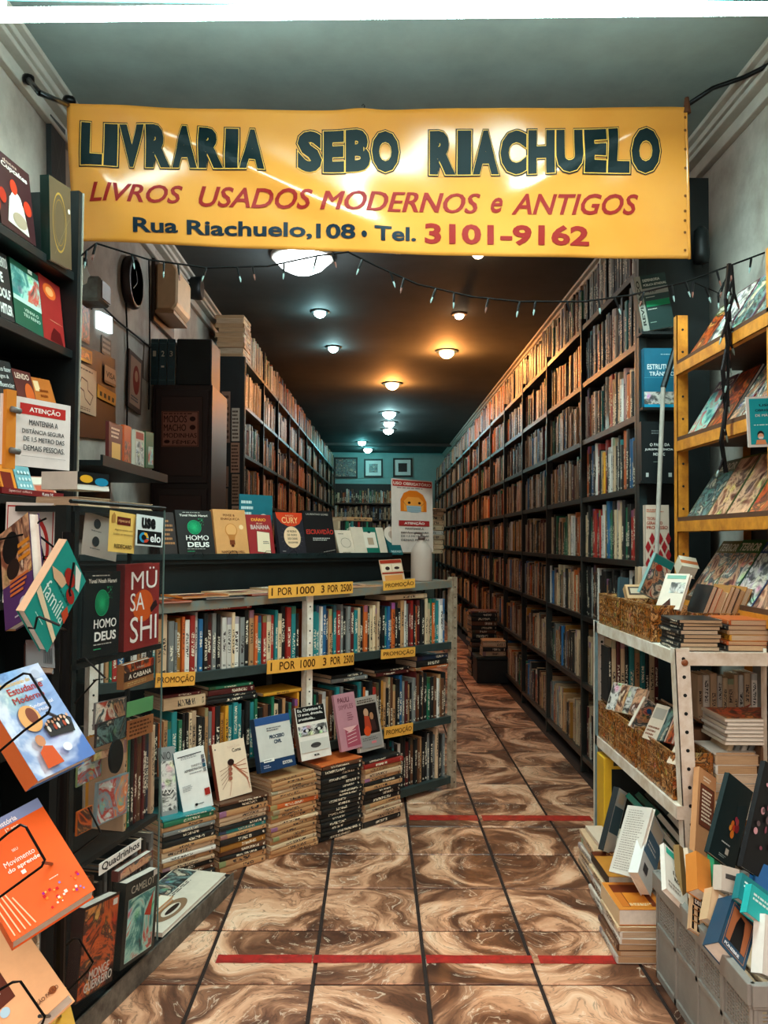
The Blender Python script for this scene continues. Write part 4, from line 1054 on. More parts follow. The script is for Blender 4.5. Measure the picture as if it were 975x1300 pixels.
quad_card((162, 940), (194, 929), (162, 916), spl(.012), .004, '#a8693c', 'orange-brown leaflet under the green card', lambda p: p.lines(4, .05, .1, .95, .9, '#5a2f18'), name='leaflet', cat='leaflet')
# spines on the low board at its right
p0 = spx(160, -.015, .421)
row = book_row(p0, SU, (spx(205, -.015, 0)-spx(160, -.015, 0)).length, SIN, 'eYgkmnmkve', 'low board behind the clear sheet', 'books on the low board of the magazine stand', hr=(.235, .25), tr=(.012, .02), depth=.12)
# comics and magazines seen through it
def mag(q, name_, artn, d, col='#2a2a2a', t=.008, title=None, z=None, cat='magazine', tcol='#e8e0d0'):
    BL, BR, TL = q
    def pr(p):
        p.rect(.03, .03, .97, .97, None, ART[artn])
        if title: p.text(title, .1, .82, .9, .94, tcol, .03)
    return quad_book(BL, BR, TL, spl(d), t, col, name_, pr, cat=cat)
mag(((121, 1050), (161, 1032), (117, 997)), 'magazine with vegetables on blue-grey, below the clear sheet middle', 'food', .004, '#7d949a')
mag(((97, 1000), (129, 985), (97, 965)), 'small green garden leaflet behind the clear sheet', 'food', -.03, '#86a06a', .003)
mag(((97, 1062), (116, 1052), (96, 1032)), 'orange fruit magazine corner behind the blue textbook', 'fire', .002, '#c8641e', .004)
mag(((121, 950), (160, 936), (121, 920)), 'dark illustrated magazine above the brown strip behind the sheet', 'dark', -.02, '#4a3a3a', .004)
mag(((118, 967), (148, 957), (118, 957)), 'narrow brown leaflet strip behind the sheet', 'skin', -.015, '#8a5f3c', .004)
mag(((119, 927), (159, 916), (119, 893)), 'grey and orange leaflet behind the sheet above the dark magazine', 'comic', -.025, '#8a8684', .004)
# oval fan
q = at_y(147, 960, spx(147, .03, 0).y); f = empty('paper_fan', frame(on_plane(147, 960, *spl(.03)), SU, SIN, Z)); tag(f, 'oval paper fan with tan print behind the clear sheet', 'fan')
MB().lathe([(.001, -.002), (.028, -.002), (.03, 0), (.028, .002), (.001, .002)], (0, 0, 0), ART['skin'], 22, 'y').build('fan_face', f); f.scale = (1, 1, 1.35)
MB().lathe([(.029, -.003), (.0315, -.003), (.0315, .003), (.029, .003)], (0, 0, 0), BLACKM, 22, 'y').build('fan_rim', f)
# lower row: comics
def pr_monge(p):
    p.rect(.03, .02, .97, .97, None, ART['fire'])
    p.text('MONGE', .3, .17, .85, .27, '#d9cfc4', .03).text('GUERREIRO', .18, .06, .95, .16, '#d9cfc4', .02).rect(.8, .88, .93, .95, '#d9d2c8')
quad_book((95, 1276), (142, 1245), (93, 1160), spl(.03), .03, '#2c1a16', 'dark fiery comic with pale warrior title on the foot board', pr_monge, cat='comic book')
def pr_cm(p):
    p.rect(.1, .05, .9, .78, None, ART['teal']).line([(.1, .05), (.9, .05), (.9, .78), (.1, .78), (.1, .05)], .0012, '#c9d9cc').poly([(.6, .5), (.85, .75), (.8, .45)], '#b5402a').text('CAMELOT', .15, .84, .85, .93, '#b9b3a2', .0).rect(.8, .93, .97, 1.0, '#d9d2c8')
quad_book((152, 1233), (195, 1203), (149, 1128), spl(.03), .03, '#18211f', 'dark comic with teal battle panel on the foot board', pr_cm, cat='comic book')
quad_book((150, 1120), (194, 1091), (150, 1107), spl(.005), .02, '#6d3a34', 'row top of comics showing behind the teal battle comic', lambda p: p.rect(.05, .1, .95, .9, None, ART['comic']), cat='comic book')
# label strip
quad_card((126, 1112), (179, 1077), (125, 1098), PF, .002, '#e9e6df', 'white label strip reading the comics heading on the clear sheet', lambda p: p.text('Quadrinhos', .05, .14, .95, .92, '#1d1f20', .02), name='label_strip', cat='label')
# rows of dark spines standing behind the strip
book_row(spx(110, -.03, .056), SU, (spx(200, -.03, 0)-spx(110, -.03, 0)).length, SIN, 'kyknkkykkmkk', 'foot board behind the comics', 'books standing behind the comics', hr=(.26, .30), tr=(.014, .022), depth=.12)
# magazines lying on the foot board beyond the sheet
def foot_mag(px0, py0, px1, py1, d0, w, col, artn, label, z, title=None):
    a = at_z(px0, py0, z); 
    fr = frame(a + Z*.012, SU, Z*-1, SIN); 
    def pr(p):
        p.rect(.03, .45, .97, .97, None, ART[artn]); p.ring(.45, .22, .3, .16, .8, '#5a4236'); p.disc(.45, .22, .12, .07, '#33261f'); p.lines(2, .1, .38, .9, .44, '#3a3a3a')
    return face_book(fr, px1, w, .012, col, label, pr, cat='magazine')
f0 = spx(206, .004, .058, 1200); f1 = spx(287, .004, .058, 1115)
fr = frame(f0 + Z*.014, SU, Z*-1, SIN)
face_book(fr, (f1-f0).length, .19, .013, '#e2d5c2', 'pale magazine with dark fruit drawing lying on the foot board by the tiles',
          lambda p: p.rect(.02, .55, .98, .98, None, ART['dark']).ring(.32, .25, .2, .17, .6, '#8a6a50').disc(.33, .24, .1, .05, '#2a1d18').lines(2, .2, .45, .9, .53, '#4a4a46'), cat='magazine')
fr = frame(f0 + Z*.028 + SU*.0 + SIN*.07, SU, Z*-1, SIN)
face_book(fr, .2, .15, .012, '#c98a4a', 'orange food magazine lying over the pale one on the foot board', lambda p: p.rect(.02, .3, .98, .98, None, ART['fire']).rect(.02, .02, .98, .28, '#efe2cc'), cat='magazine')
# on the top board
tb = spx(97, .0, 1.286, 640)
def pr_box(p): p.rect(.0, .3, 1, 1, '#17191b').disc(.27, .62, .2, .22, '#e0a32a').disc(.75, .5, .22, .24, '#1c7fa3').rect(0, 0, 1, .16, '#e8e2d8')
quad_card((98, 621), (138, 624), (97, 598), spl(-.02), .10, '#e6e0d4', 'white box with yellow and blue ovals on top of the stand', pr_box, name='game_box', cat='box')
def topslab(px0, px1, z, t, label):
    a = spx(px0, -.02, z, 640); b = spx(px1, -.02, z, 640); L = (b-a).length
    zz = Z.cross(SIN); o = a if zz.dot(SU) > 0 else b
    # turned round: the fore edge faces the street
    m = frame(o + Z*t/2 + SIN*.12 + (SU*L if o is a else SU*-L), Z, SIN*-1, zz*-1)
    return spine_book(m, t, .12, L, 'cream', label)
topslab(100, 141, 1.287, .022, 'book lying fore edge outward under the oval-printed box')
topslab(152, 194, 1.287, .018, 'pale book lying fore edge outward on the stand top, right of the box')

# ================================================================== LEFT FRONT BOOKCASE (black)
LU = Vector((.12, .99, 0)).normalized(); LI = Vector((-LU.y, LU.x, 0)); L0 = Vector((-1.0, 2.73, 0))
def lpl(d): return (L0 - LI*d, LI)
lf = empty('black_bookcase', frame(L0, LU, LI, Z)); tag(lf, 'black bookcase of face-out books at the far left, above the sign', 'bookcase')
LFZ = [2.085, 1.825, 1.59, 1.33, 1.03]
for z in LFZ + [.6, .2]: MB().box((-1.0, 0, z-.028), (0, .24, z), BLACKM).build('shelf_board', lf, bevel=.002)
MB().box((-.012, -.012, 0), (.010, .25, 2.36), BLACKM).build('end_upright', lf)
MB().box((.010, -.016, 0), (.016, .01, 2.36), mat('pale_edge', '#a09a8c', .5)).build('edge_strip', lf)
MB().box((-1.0, .21, 0), (-.01, .22, 2.3), BLACKM).build('back_panel', lf)
def lfb(TL, TR, BR, BL, t, color, label, prints, d=-.02, tilt=.03, **kw):
    a = on_plane(*BL, *lpl(d)); b = on_plane(*BR, *lpl(d)); c = on_plane(*TL, *lpl(d-tilt)); mw, w, h = sheet_frame(a, b, c)
    return face_book(mw, w, h, t, color, label, prints, **kw)
def pr_cup(p):
    p.text('Cupcakes', .15, .80, .9, .89, '#e6d8cc', .02).text('doces', .2, .9, .6, .94, '#d9b9a8', 0).poly([(.2, .1), (.8, .06), (.7, .42), (.5, .6), (.3, .45)], '#d9cdbf').disc(.5, .45, .16, .12, '#efe6da').disc(.45, .62, .1, .1, '#c4391f').disc(.82, .45, .12, .1, '#c4391f').disc(.1, .4, .1, .1, '#b5301c').disc(.55, .2, .2, .1, '#a8927a')
lfb((1, 192), (42, 238), (46, 313), (2, 283), .02, '#3a1216', 'dark red cookbook with white cream dessert on the top left board', pr_cup, cat='book')
lfb((-30, 165), (-2, 190), (0, 282), (-28, 262), .02, '#2a6a6a', 'teal cookbook cut by the left picture edge on the top board', lambda p: p.disc(.8, .25, .3, .15, '#b83a20'), cat='book')
quad_book((64, 330), (91, 343), (48, 212), (L0 - LI*.02, (SIN*.5+LI).normalized()), .03, '#5c4a34', 'brown record-like sleeve with a gold arc in a green case, top left board', lambda p: p.ring(.45, .5, .32, .36, .93, '#a8823c').ring(.45, .5, .25, .28, .95, '#8a6a34').disc(.9, .7, .05, .03, '#e8e0c8').line([(.2, .1), (.9, .6)], .001, '#8a7a5a'), spine_col='#154038', cat='sleeve')
def pr_jul(p):
    for k, t in enumerate(('GAMENTO', 'DE', 'DOLF', 'HITLER')): p.text(t, .06, .78-.235*k, .9 if k != 1 else .5, .93-.235*k, '#d9d9d2', .04)
lfb((0, 320), (17, 330), (19, 410), (1, 402), .02, '#1a1d1f', 'black book with heavy white capitals, second board at the far left', pr_jul, cat='book')
lfb((20, 331), (52, 356), (56, 429), (20, 409), .02, '#12553f', 'green book with pale skyline photo on the second left board', lambda p: p.rect(.0, .45, 1, .9, None, ART['teal']).rect(0, .38, 1, .45, '#b9d9c4').text('VENHA O', .35, .26, .85, .31, '#c9ddc8', .01).text('TEU REINO', .3, .18, .9, .23, '#c9ddc8', .01).rect(.6, .93, .75, .99, '#d9ddd2'), cat='book')
lfb((53, 349), (79, 372), (83, 443), (56, 428), .02, '#a02420', 'bright red book with orange emblem on the second left board', lambda p: p.disc(.45, .8, .3, .12, '#e0622a').disc(.45, .8, .18, .07, '#f0a060').rect(.35, .34, .95, .345, '#e0a080').poly([(.3, .02), (.9, .02), (.8, .2), (.5, .24), (.35, .12)], '#5a0f10'), cat='book')
def pr_como(p):
    for k, t in enumerate(('Como fazer', 'amigos &', 'influenciar')): p.text(t, .05, .78-.16*k, .95 if k != 1 else .75, .88-.16*k, '#c9ccc8', .01)
lfb((0, 457), (23, 464), (26, 522), (2, 519), .02, '#1d2427', 'black book with white lines of lettering, third board left', pr_como, cat='book')
lfb((25, 470), (47, 479), (50, 524), (27, 520), .02, '#5a2420', 'maroon book with a glowing orange patch, third board left', lambda p: p.text('LENDO', .1, .78, .85, .92, '#e0c4b0', .02).disc(.7, .4, .25, .3, '#c85a28'), cat='book')
lfb((48, 480), (72, 489), (75, 525), (50, 522), .025, '#c26a28', 'orange book right of the maroon one, third board left', lambda p: p.rect(.1, .6, .35, .9, '#e6c090').lines(2, .3, .4, .8, .7, '#8a3f14'), spine_col='#e8c088', cat='book')
quad_card((66, 531), (77, 538), (64, 456), lpl(-.12), .002, '#a8a69c', 'grey-white paper slip behind the orange book', lambda p: p.lines(4, .1, .2, .9, .9, '#5a5a54'), name='paper_slip', cat='paper')
lfb((5, 588), (24, 590), (25, 634), (6, 632), .02, '#e0862a', 'orange framed book below the white sign, fourth board left', lambda p: p.rect(.1, .2, .8, .75, '#6d1f1a'), cat='book')
lfb((26, 592), (46, 596), (47, 634), (27, 633), .015, '#7fb3bb', 'pale blue dotted book below the white sign', lambda p: [p.disc(.2+.2*(i % 4), .2+.2*(i//4), .06, .05, '#d9e6e6') for i in range(16)], cat='book')
lfb((47, 605), (74, 610), (75, 634), (48, 634), .015, '#d8a08a', 'pink and cream book below the white sign', lambda p: p.rect(.1, .3, .9, .6, '#c0604a').rect(.05, .65, .95, .95, '#ead9c8'), cat='book')
q = on_plane(2, 640, *lpl(.0)); q2 = on_plane(97, 640, *lpl(0)); L = (q2-q).length
# red volume lying under them
lfr = face_book(frame(Vector((q.x, q.y, 1.332)), LU, LI, Z), L*.8, .018, .12, '#7a1d20', 'dark red volume lying spine outward below the white sign', lambda p: p.text('Special offers', .1, .25, .45, .8, '#e0a8a0', .01).text('Kate H', .62, .25, .8, .8, '#e8d8d0', .01), cat='book')
# no smoking sign
def pr_ns(p):
    p.rect(.03, .03, .97, .97, '#b8322e').rect(.05, .045, .95, .955, '#e9e4e0')
    p.line([(.62, .36), (.5, .44), (.6, .52), (.45, .62), (.52, .72)], .006, '#1a1a1a').line([(.45, .36), (.34, .45), (.42, .55), (.3, .64)], .006, '#1a1a1a').rect(.2, .3, .8, .34, '#1a1a1a')
    p.ring(.5, .53, .40, .36, .84, '#b8322e').line([(.22, .76), (.78, .3)], .012, '#b8322e').lines(2, .15, .06, .85, .12, '#333')
a = at_y(3, 765, 2.02); b = at_y(66, 765, 2.05); c = at_y(3, 637, 2.02); mw, w, h = sheet_frame(a, b, c)
card(mw, w, h, .003, '#ece7e2', 'white no smoking sign with red circle behind the purple book', pr_ns, name='no_smoking_sign')
# distance sign
pa = (Vector((-.76, 1.72, 0)), Vector((.28, -1, 0)))
def pr_at(p):
    p.rect(.28, .80, .93, .92, '#c23530') if False else p.poly([(.28, .82), (.93, .73), (.93, .86), (.28, .965)], '#c23530')
    p.rect(.05, .02, .06, .03, '#eee')
P = [at_y(0, 589, 1.60), at_y(88, 600, 1.75), at_y(0, 499, 1.60)]; P[1].z = P[0].z; P[2].x, P[2].y = P[0].x, P[0].y; mw, w, h = sheet_frame(*P)
def pr_at(p):
    p.rect(.25, .76, .92, .92, '#c02f2c').text('ATENÇÃO', .38, .79, .84, .89, '#f6efe9', .03)
    for k, (t, x0, x1) in enumerate((('MANTENHA A', .38, .8), ('DISTÂNCIA SEGURA', .28, .9), ('DE 1,5 METRO DAS', .3, .9), ('DEMAIS PESSOAS.', .3, .9))): p.text(t, x0, .61-.125*k, x1, .69-.125*k, '#3a3c3e', .012)
    p.rect(.27, .15, .92, .155, '#999')
sg = card(mw, w, h, .004, '#f2efec', 'white distance warning sign with a red heading at the left edge', pr_at, name='warning_sign')
MB().box((.004, -.010, -.008), (.026, .0, h+.008), solid('#dd8a20')).build('orange_clip', sg)
for z in (.2, .78):
    MB().tube([(.010, -.016, h*z), (.030, -.016, h*z-.002)], .006, MET_GREY, 10).build('bolt', sg, smooth=True)
MB().tube([(w*.3, .006, h*.5), (w*.3, .12, h*.5)], .006, BLACKM, 6).build('bracket', sg)
MB().tube([(w*.3, .12, h*.5), (w*.3, .12, -P[0].z)], .006, BLACKM, 6).build('pole', sg)

# ================================================================== WIRE SPINNER with textbooks
def spin(corners, Ys, t, color, label, prints, **kw):
    asp = kw.pop('asp', .70); mw, w, h = solve(*corners, Ys[0], asp, 1); return face_book(mw, w, h, t, color, label, prints, **kw)
def pr_est(p):
    p.rect(.0, .0, 1, 1, None, ART['sky']).text('Minidicionário do', .22, .86, .72, .90, '#e8c060', .02).text('Estudante', .3, .77, .86, .84, '#a8322a', .02).text('Moderno', .3, .68, .8, .745, '#a8322a', .02).text('Fundamental', .48, .60, .86, .635, '#e8e4ee', .01).text('e Médio', .52, .55, .76, .58, '#e8e4ee', .01)
    p.disc(.84, .90, .07, .045, '#b9bfd4').rect(.8, .82, .9, .85, '#d9dde6').disc(.38, .52, .16, .13, '#d9a060').disc(.42, .54, .08, .08, '#7a3a20')
    p.poly([(.5, .3), (.9, .27), (.95, .4), (.85, .46), (.6, .46), (.48, .4)], '#2c2624')
    for k in range(8): p.disc(.54+.05*k, .42+.015*(k % 2), .018, .017, '#d9a888').disc(.54+.05*k, .37, .022, .03, ('#d9d2cc', '#33363c', '#a8452c')[k % 3])
    p.disc(.3, .3, .07, .055, '#c98a62').poly([(.18, .05), (.45, .05), (.42, .22), (.3, .25), (.2, .2)], '#c8501e').disc(.62, .16, .07, .04, '#dfe6f2')
spin(((48, 992), (121, 957), (-30, 865)), (1.46, 1.50, 1.50), .035, '#4a78b8', 'blue cloudy student dictionary with group photo held in the wire rack', pr_est, cat='book', spine_col='#c8622a')
def pr_his(p):
    p.rect(0, .9, 1, 1, '#7f8fb8').text('História', .42, .91, .68, .96, '#e8e4e8', .02).text('1º ano', .5, .84, .66, .88, '#f6e0c8', .02).text('SEU', .45, .66, .52, .685, '#f6e8d8', .01)
    p.text('Movimento', .3, .56, .66, .61, '#f8ece0', .01).text('do aprender', .3, .49, .72, .54, '#f8ece0', .02).rect(.42, .44, .47, .475, '#f8ece0')
    r = random.Random(4)
    for k in range(26):
        x, y = r.uniform(.45, .97), r.uniform(.05, .2); s = r.uniform(.012, .035); p.rect(x, y, x+s, y+s*.8, r.choice(['#f6c060', '#f0e0d0', '#c8202a', '#a0208a', '#f08a2a', '#8a7fc8']))
    for k in range(5): p.line([(.04+.06*k, .02), (.0+.05*k, .5-.05*k)], .002, '#f6c8a0')
    p.lines(1, .62, .26, .76, .275, '#f6e0d0')
spin(((16, 1196), (121, 1129), (-56, 1068)), (1.38, 1.42, 1.42), .035, '#ea5f12', 'orange history textbook with coloured confetti squares in the wire rack', pr_his, cat='book')
def pr_geo(p):
    p.rect(.05, .3, .6, .85, '#5a2c20').text('GEOGRAFIA', .2, .7, .62, .78, '#e8e0d8', .03).text('2', .36, .4, .5, .58, '#efe8e0', .04).lines(1, .25, .6, .45, .64, '#2a1a14').disc(.45, .25, .05, .04, '#a8c4d4').disc(.9, .12, .04, .03, '#8a4a24').text('SÃO PAULO', .72, .1, .96, .14, '#5a3020', .01)
spin(((-26, 1367), (88, 1262), (-98, 1239)), (1.40, 1.46, 1.44), .03, '#e3a878', 'peach geography textbook numbered two at the bottom left corner', pr_geo, cat='book')
spin(((20, 1330), (100, 1318), (10, 1262)), (1.55, 1.55, 1.55), .02, '#e0a030', 'yellow textbook edge under the peach one at the bottom left', None, cat='book')
def pr_pur(p):
    p.rect(0, .0, 1, .42, '#54306a').rect(0, .42, 1, 1, None, ART['skin']).disc(.35, .78, .28, .16, '#171112').disc(.4, .55, .22, .1, '#2a1a16')
    for k in range(3): p.rect(.6, .72-.07*k, .98, .76-.07*k, '#d98a2a')
    for k in range(4): p.rect(.28, .42-.045*k, .9-.06*k, .445-.045*k, '#d0703a')
    p.ring(.7, .16, .13, .06, .6, '#c8c4d8').lines(1, .4, .05, .7, .08, '#d8d0e0')
spin(((7, 801), (45, 778), (0, 679)), (1.60, 1.62, 1.62), .02, '#4a2c5c', 'purple and brown book with orange lines of text in the wire rack', pr_pur, cat='book', spine_col='#d9a070')
def pr_fam(p):
    p.text('família', .12, .33, .95, .52, '#d9f0e8', .0).lines(1, .25, .56, .9, .59, '#0f5a54').poly([(0, .26), (1, .12), (1, .19), (0, .35)], '#e6d2b0')
    p.poly([(0, .62), (.3, .7), (.55, .72), (.5, .6), (.2, .56)], '#d9b08c').disc(.55, .78, .2, .08, '#9c2a22').disc(.8, .66, .16, .07, '#9c2a22').poly([(.8, .42), (1, .38), (1, .5), (.85, .55)], '#c0482c').poly([(.5, .95), (.75, .97), (.95, .8), (.8, .78)], '#e8e4da').lines(1, .2, .1, .6, .12, '#bfe6dc')
spin(((31, 776), (60, 828), (85, 685)), (1.44, 1.42, 1.46), .016, '#16978c', 'turquoise book tilted in wires with cream band and red shapes', pr_fam, cat='book', spine_col='#e0b896')
# the rack itself
pp = at_y(84, 800, 1.78)
rk = empty('wire_spinner_rack', Matrix.Translation((pp.x, pp.y, 0))); tag(rk, 'black wire book rack holding tilted textbooks at the lower left', 'rack')
MB().tube([(0, 0, .0), (0, 0, 1.22)], .012, WIRE, 10).build('pole', rk)
MB().lathe([(.2, 0), (.2, .012), (.03, .02), (.02, .04)], (0, 0, 0), WIRE, 24).build('base', rk)
def wire(pts, Y, r=.0022, nm='wire_holder'):
    P = [at_y(x, y, Y if not isinstance(Y, tuple) else Y[0]+(Y[1]-Y[0])*i/(len(pts)-1)) - rk.location for i, (x, y) in enumerate(pts)]
    MB().tube(P, r, WIRE, 6).build(nm, rk)
wire([(-14, 888), (8, 868), (30, 855), (38, 856), (64, 898), (61, 906), (30, 928), (-10, 962)], 1.40)
wire([(-14, 1078), (10, 1058), (26, 1047), (33, 1050), (57, 1092), (53, 1100), (20, 1124), (-10, 1146)], 1.31)
wire([(-10, 1262), (16, 1247), (26, 1246), (57, 1291), (52, 1304)], 1.30)
wire([(36, 797), (44, 798), (47, 784), (50, 783), (76, 794)], 1.40)
wire([(90, 757), (88, 751), (94, 714)], 1.43)
wire([(37, 677), (52, 682), (66, 693), (84, 706)], 1.57); wire([(48, 678), (56, 710), (62, 712), (66, 707), (56, 706), (45, 745)], 1.58, .002)
wire([(0, 685), (37, 677), (50, 662), (59, 658)], 1.57, .002)
wire([(95, 893), (122, 863), (134, 861), (108, 836), (100, 837)], 1.77, .0022)
wire([(112, 1025), (128, 1057), (120, 1064), (88, 1088)], 1.77, .0022)
wire([(84, 1200), (93, 1192), (100, 1192), (118, 1222), (112, 1232), (82, 1262)], 1.70, .0022)
wire([(60, 790), (84, 800)], (1.6, 1.77), .003, 'arm'); wire([(60, 905), (84, 915)], (1.45, 1.77), .003, 'arm'); wire([(55, 1095), (84, 1100)], (1.36, 1.77), .003, 'arm'); wire([(50, 1290), (84, 1290)], (1.34, 1.77), .003, 'arm')
# dark brown book with barcode behind the turquoise one
spin(((33, 846), (70, 848), (33, 812)), (1.85, 1.85, 1.85), .02, '#4a2a22', 'brown book back with a bar pattern behind the turquoise book', lambda p: [p.rect(.6+.04*i, .15, .615+.04*i+.012*(i % 2), .7, '#20100c') for i in range(8)], cat='book')

# ================================================================== LEFT WALL THINGS
WL = (Vector((XL+.004, 0, 0)), Vector((1, 0, 0)))
def wcard(BL, BR, TL, col, label, prints, name, cat, t=.003, **kw): return quad_card(BL, BR, TL, (Vector((XL+.003+t, 0, 0)), Vector((1, 0, 0))), t, col, label, prints, name=name, cat=cat, **kw)
wcard((91, 553), (147, 560), (91, 432), '#3f2219', 'dark brown notice board on the left wall behind the posters', None, 'notice_board', 'board', .012)
PB = (Vector((XL+.024, 0, 0)), Vector((1, 0, 0)))
def pcard(BL, BR, TL, col, label, prints, name='poster', cat='poster'): return quad_card(BL, BR, TL, PB, .003, col, label, prints, name=name, cat=cat)
pcard((92, 518), (122, 529), (91, 455), '#c9a88c', 'cream poster with a brown map outline on the left wall', lambda p: [p.line([(.25, .5), (.35, .72), (.6, .68), (.62, .5), (.85, .42), (.72, .2), (.5, .3), (.45, .45), (.25, .5)], .006, '#5a2f24'), p.lines(1, .1, .88, .95, .94, '#5a3a30'), p.lines(2, .1, .04, .9, .12, '#7a5a4a')])
pcard((133, 485), (147, 492), (132, 462), '#b9a08c', 'small card sign with dark capital letters on the left wall', lambda p: p.text('VISA', .1, .35, .95, .7, '#2a2a33', .03).rect(0, 0, 1, .14, '#8a6a50'), 'sticker', 'sticker')
pcard((124, 504), (147, 516), (124, 487), '#e0962a', 'orange strip with payment marks on the left wall', lambda p: [p.rect(.1+.22*i, .2, .22+.22*i, .55, '#3a2a20') for i in range(4)], 'sticker', 'sticker')
wcard((92, 426), (114, 438), (91, 340), '#a8602a', 'orange painted poster at the left wall edge', lambda p: p.rect(.04, .04, .96, .96, None, ART['fire']), 'poster', 'poster')
pcard((92, 452), (117, 463), (91, 434), '#e8a030', 'bright yellow-orange leaflet on the left wall', lambda p: p.rect(.1, .2, .9, .8, None, ART['fire']))
def pr_fr(p): p.rect(.12, .08, .88, .92, '#b08a74').disc(.55, .55, .25, .26, '#8a3222').disc(.55, .62, .12, .1, '#c08a6a').lines(2, .2, .15, .8, .25, '#3a4a50')
wcard((162, 515), (179, 527), (162, 440), '#5a4236', 'narrow framed print with a red figure on the left wall', pr_fr, 'framed_print', 'picture', .012)
wcard((182, 480), (189, 486), (182, 430), '#8a7a70', 'plain grey paper at the cabinet edge on the left wall', None, 'paper', 'paper')
# lit emergency sign
e = wcard((127, 417), (143, 424), (127, 395), '#8fa0a0', 'small glowing emergency lamp panel on the left wall', None, 'emergency_lamp', 'lamp', .02)
for ch in e.children: ch.data.materials[0] = emis('emergency_glow', (.75, .95, 1), 1.6)
wcard((129, 448), (141, 455), (128, 424), '#2a3030', 'striped dark plate under the glowing panel', lambda p: [p.rect(.1, .15+.28*i, .9, .3+.28*i, '#a8a8a0') for i in range(3)], 'striped_plate', 'sign')
# lantern
q = at_x(119, 372, XL+.09); l = empty('camera_lantern', Matrix.Translation(q)); tag(l, 'grey boxy floodlight on a bracket high on the left wall', 'lamp')
MB().box((-.06, -.07, -.05), (.05, .07, .055), MET_GREY).build('housing', l, bevel=.01); MB().box((.05, -.055, -.035), (.056, .055, .04), solid('#4a3a33')).build('lens', l)
MB().tube([(-.06, 0, 0), (-.085, 0, -.02)], .012, WIRE).build('bracket', l)
q = at_x(105, 352, XL+.06); l = empty('bare_bulb', Matrix.Translation(q)); tag(l, 'small white bulb beside the floodlight on the left wall', 'bulb')
MB().lathe([(.004, -.05), (.03, -.03), (.035, 0), (.02, .035), (.015, .05)], (0, 0, 0), solid('#dfe3df'), 16).build('glass', l, smooth=True); MB().lathe([(.018, .05), (.018, .08)], (0, 0, 0), WIRE, 12).build('socket', l); MB().tube([(0, 0, .08), (-.055, 0, .09)], .008, WIRE, 6).build('holder', l)
# oval clock
q = at_x(167, 359, XL+.02); l = empty('wall_clock', Matrix.Translation((XL, q.y, q.z))); tag(l, 'dark oval wall clock seen edge-on on the left wall', 'clock')
MB().lathe([(.13, .001), (.14, .02), (.135, .045), (.12, .05)], (0, 0, 0), solid('#2a1c1c'), 30, 'x').build('clock_case', l, smooth=True); MB().lathe([(.118, .046), (.118, .05)], (0, 0, 0), solid('#6d5550'), 30, 'x').build('clock_face', l)
for a, ln_ in ((.4, .06), (2.2, .09)): MB().box((.0505, -.003, 0), (.052, .003, ln_), BLACKM).build('hand', l, mw=Matrix.Rotation(a, 4, 'X'))
# beige lamp box with wooden back plate
q0 = at_x(207, 415, XL+.02); q1 = at_x(233, 330, XL+.02)
bl = at_x(203, 400, XL+.02); 
l = empty('wall_lamp_box', Matrix.Translation((XL, at_x(214, 375, XL+.06).y, at_x(214, 375, XL+.06).z))); tag(l, 'rounded beige emergency light box on a wooden plate, left wall', 'lamp')
MB().box((.001, -.17, -.20), (.02, .32, .24), solid('#3a2a22')).build('back_plate', l, bevel=.004)
mb = MB(); pr = [(.02, -.13), (.12, -.13), (.15, -.09), (.15, .11), (.12, .15), (.02, .15)]
mb.v = [(x, -.15, z) for x, z in pr]+[(x, .2, z) for x, z in pr]; n_ = len(pr); bm_ = mb.m(solid('#d9b48c'))
for i in range(n_): mb.f.append((i, (i+1) % n_, n_+(i+1) % n_, n_+i)); mb.mi.append(bm_)
mb.f += [tuple(range(n_))[::-1], tuple(range(n_, 2*n_))]; mb.mi += [bm_, bm_]
mb.build('lamp_body', l, bevel=.012); MB().box((.02, -.152, -.15), (.13, .202, -.13), solid('#a87a54')).build('lower_rim', l)
# black round speaker
q = at_x(245, 366, XL+.07); l = empty('round_speaker', Matrix.Translation((XL, q.y, q.z))); tag(l, 'small round black speaker below the left cornice', 'speaker')
MB().lathe([(.05, .001), (.07, .04), (.08, .10), (.078, .13)], (0, 0, 0), BLACKM, 20, 'x').build('speaker_body', l, smooth=True); MB().lathe([(.066, .128), (.066, .133)], (0, 0, 0), DARKST, 20, 'x').build('speaker_grille', l)
# cables on the wall
def wcable(pts, label, x=XL+.012, r=.005):
    P = [at_x(a, b, x) for a, b in pts]; m = MB().tube(P, r, WIRE, 6).build('wall_cable'); tag(m, label, 'cable')
wcable([(160, 385), (162, 440), (161, 560)], 'black cable hanging straight below the oval clock')
wcable([(189, 330), (190, 380), (190, 440), (189, 520)], 'black cable running down left of the beige lamp box')
wcable([(116, 392), (124, 383), (150, 408), (191, 441)], 'black cable sagging diagonally across the left wall')
# dark banner frame high left, partly behind the yellow banner
wcard((66, 255), (84, 270), (60, 140), '#2b2f30', 'dark hanging frame high on the left wall beside the banner', lambda p: [p.line([(.1, .1), (.9, .9)], .004, '#5a5a56'), p.line([(.1, .8), (.9, .2)], .004, '#5a5a56')], 'wall_frame', 'frame', .02)
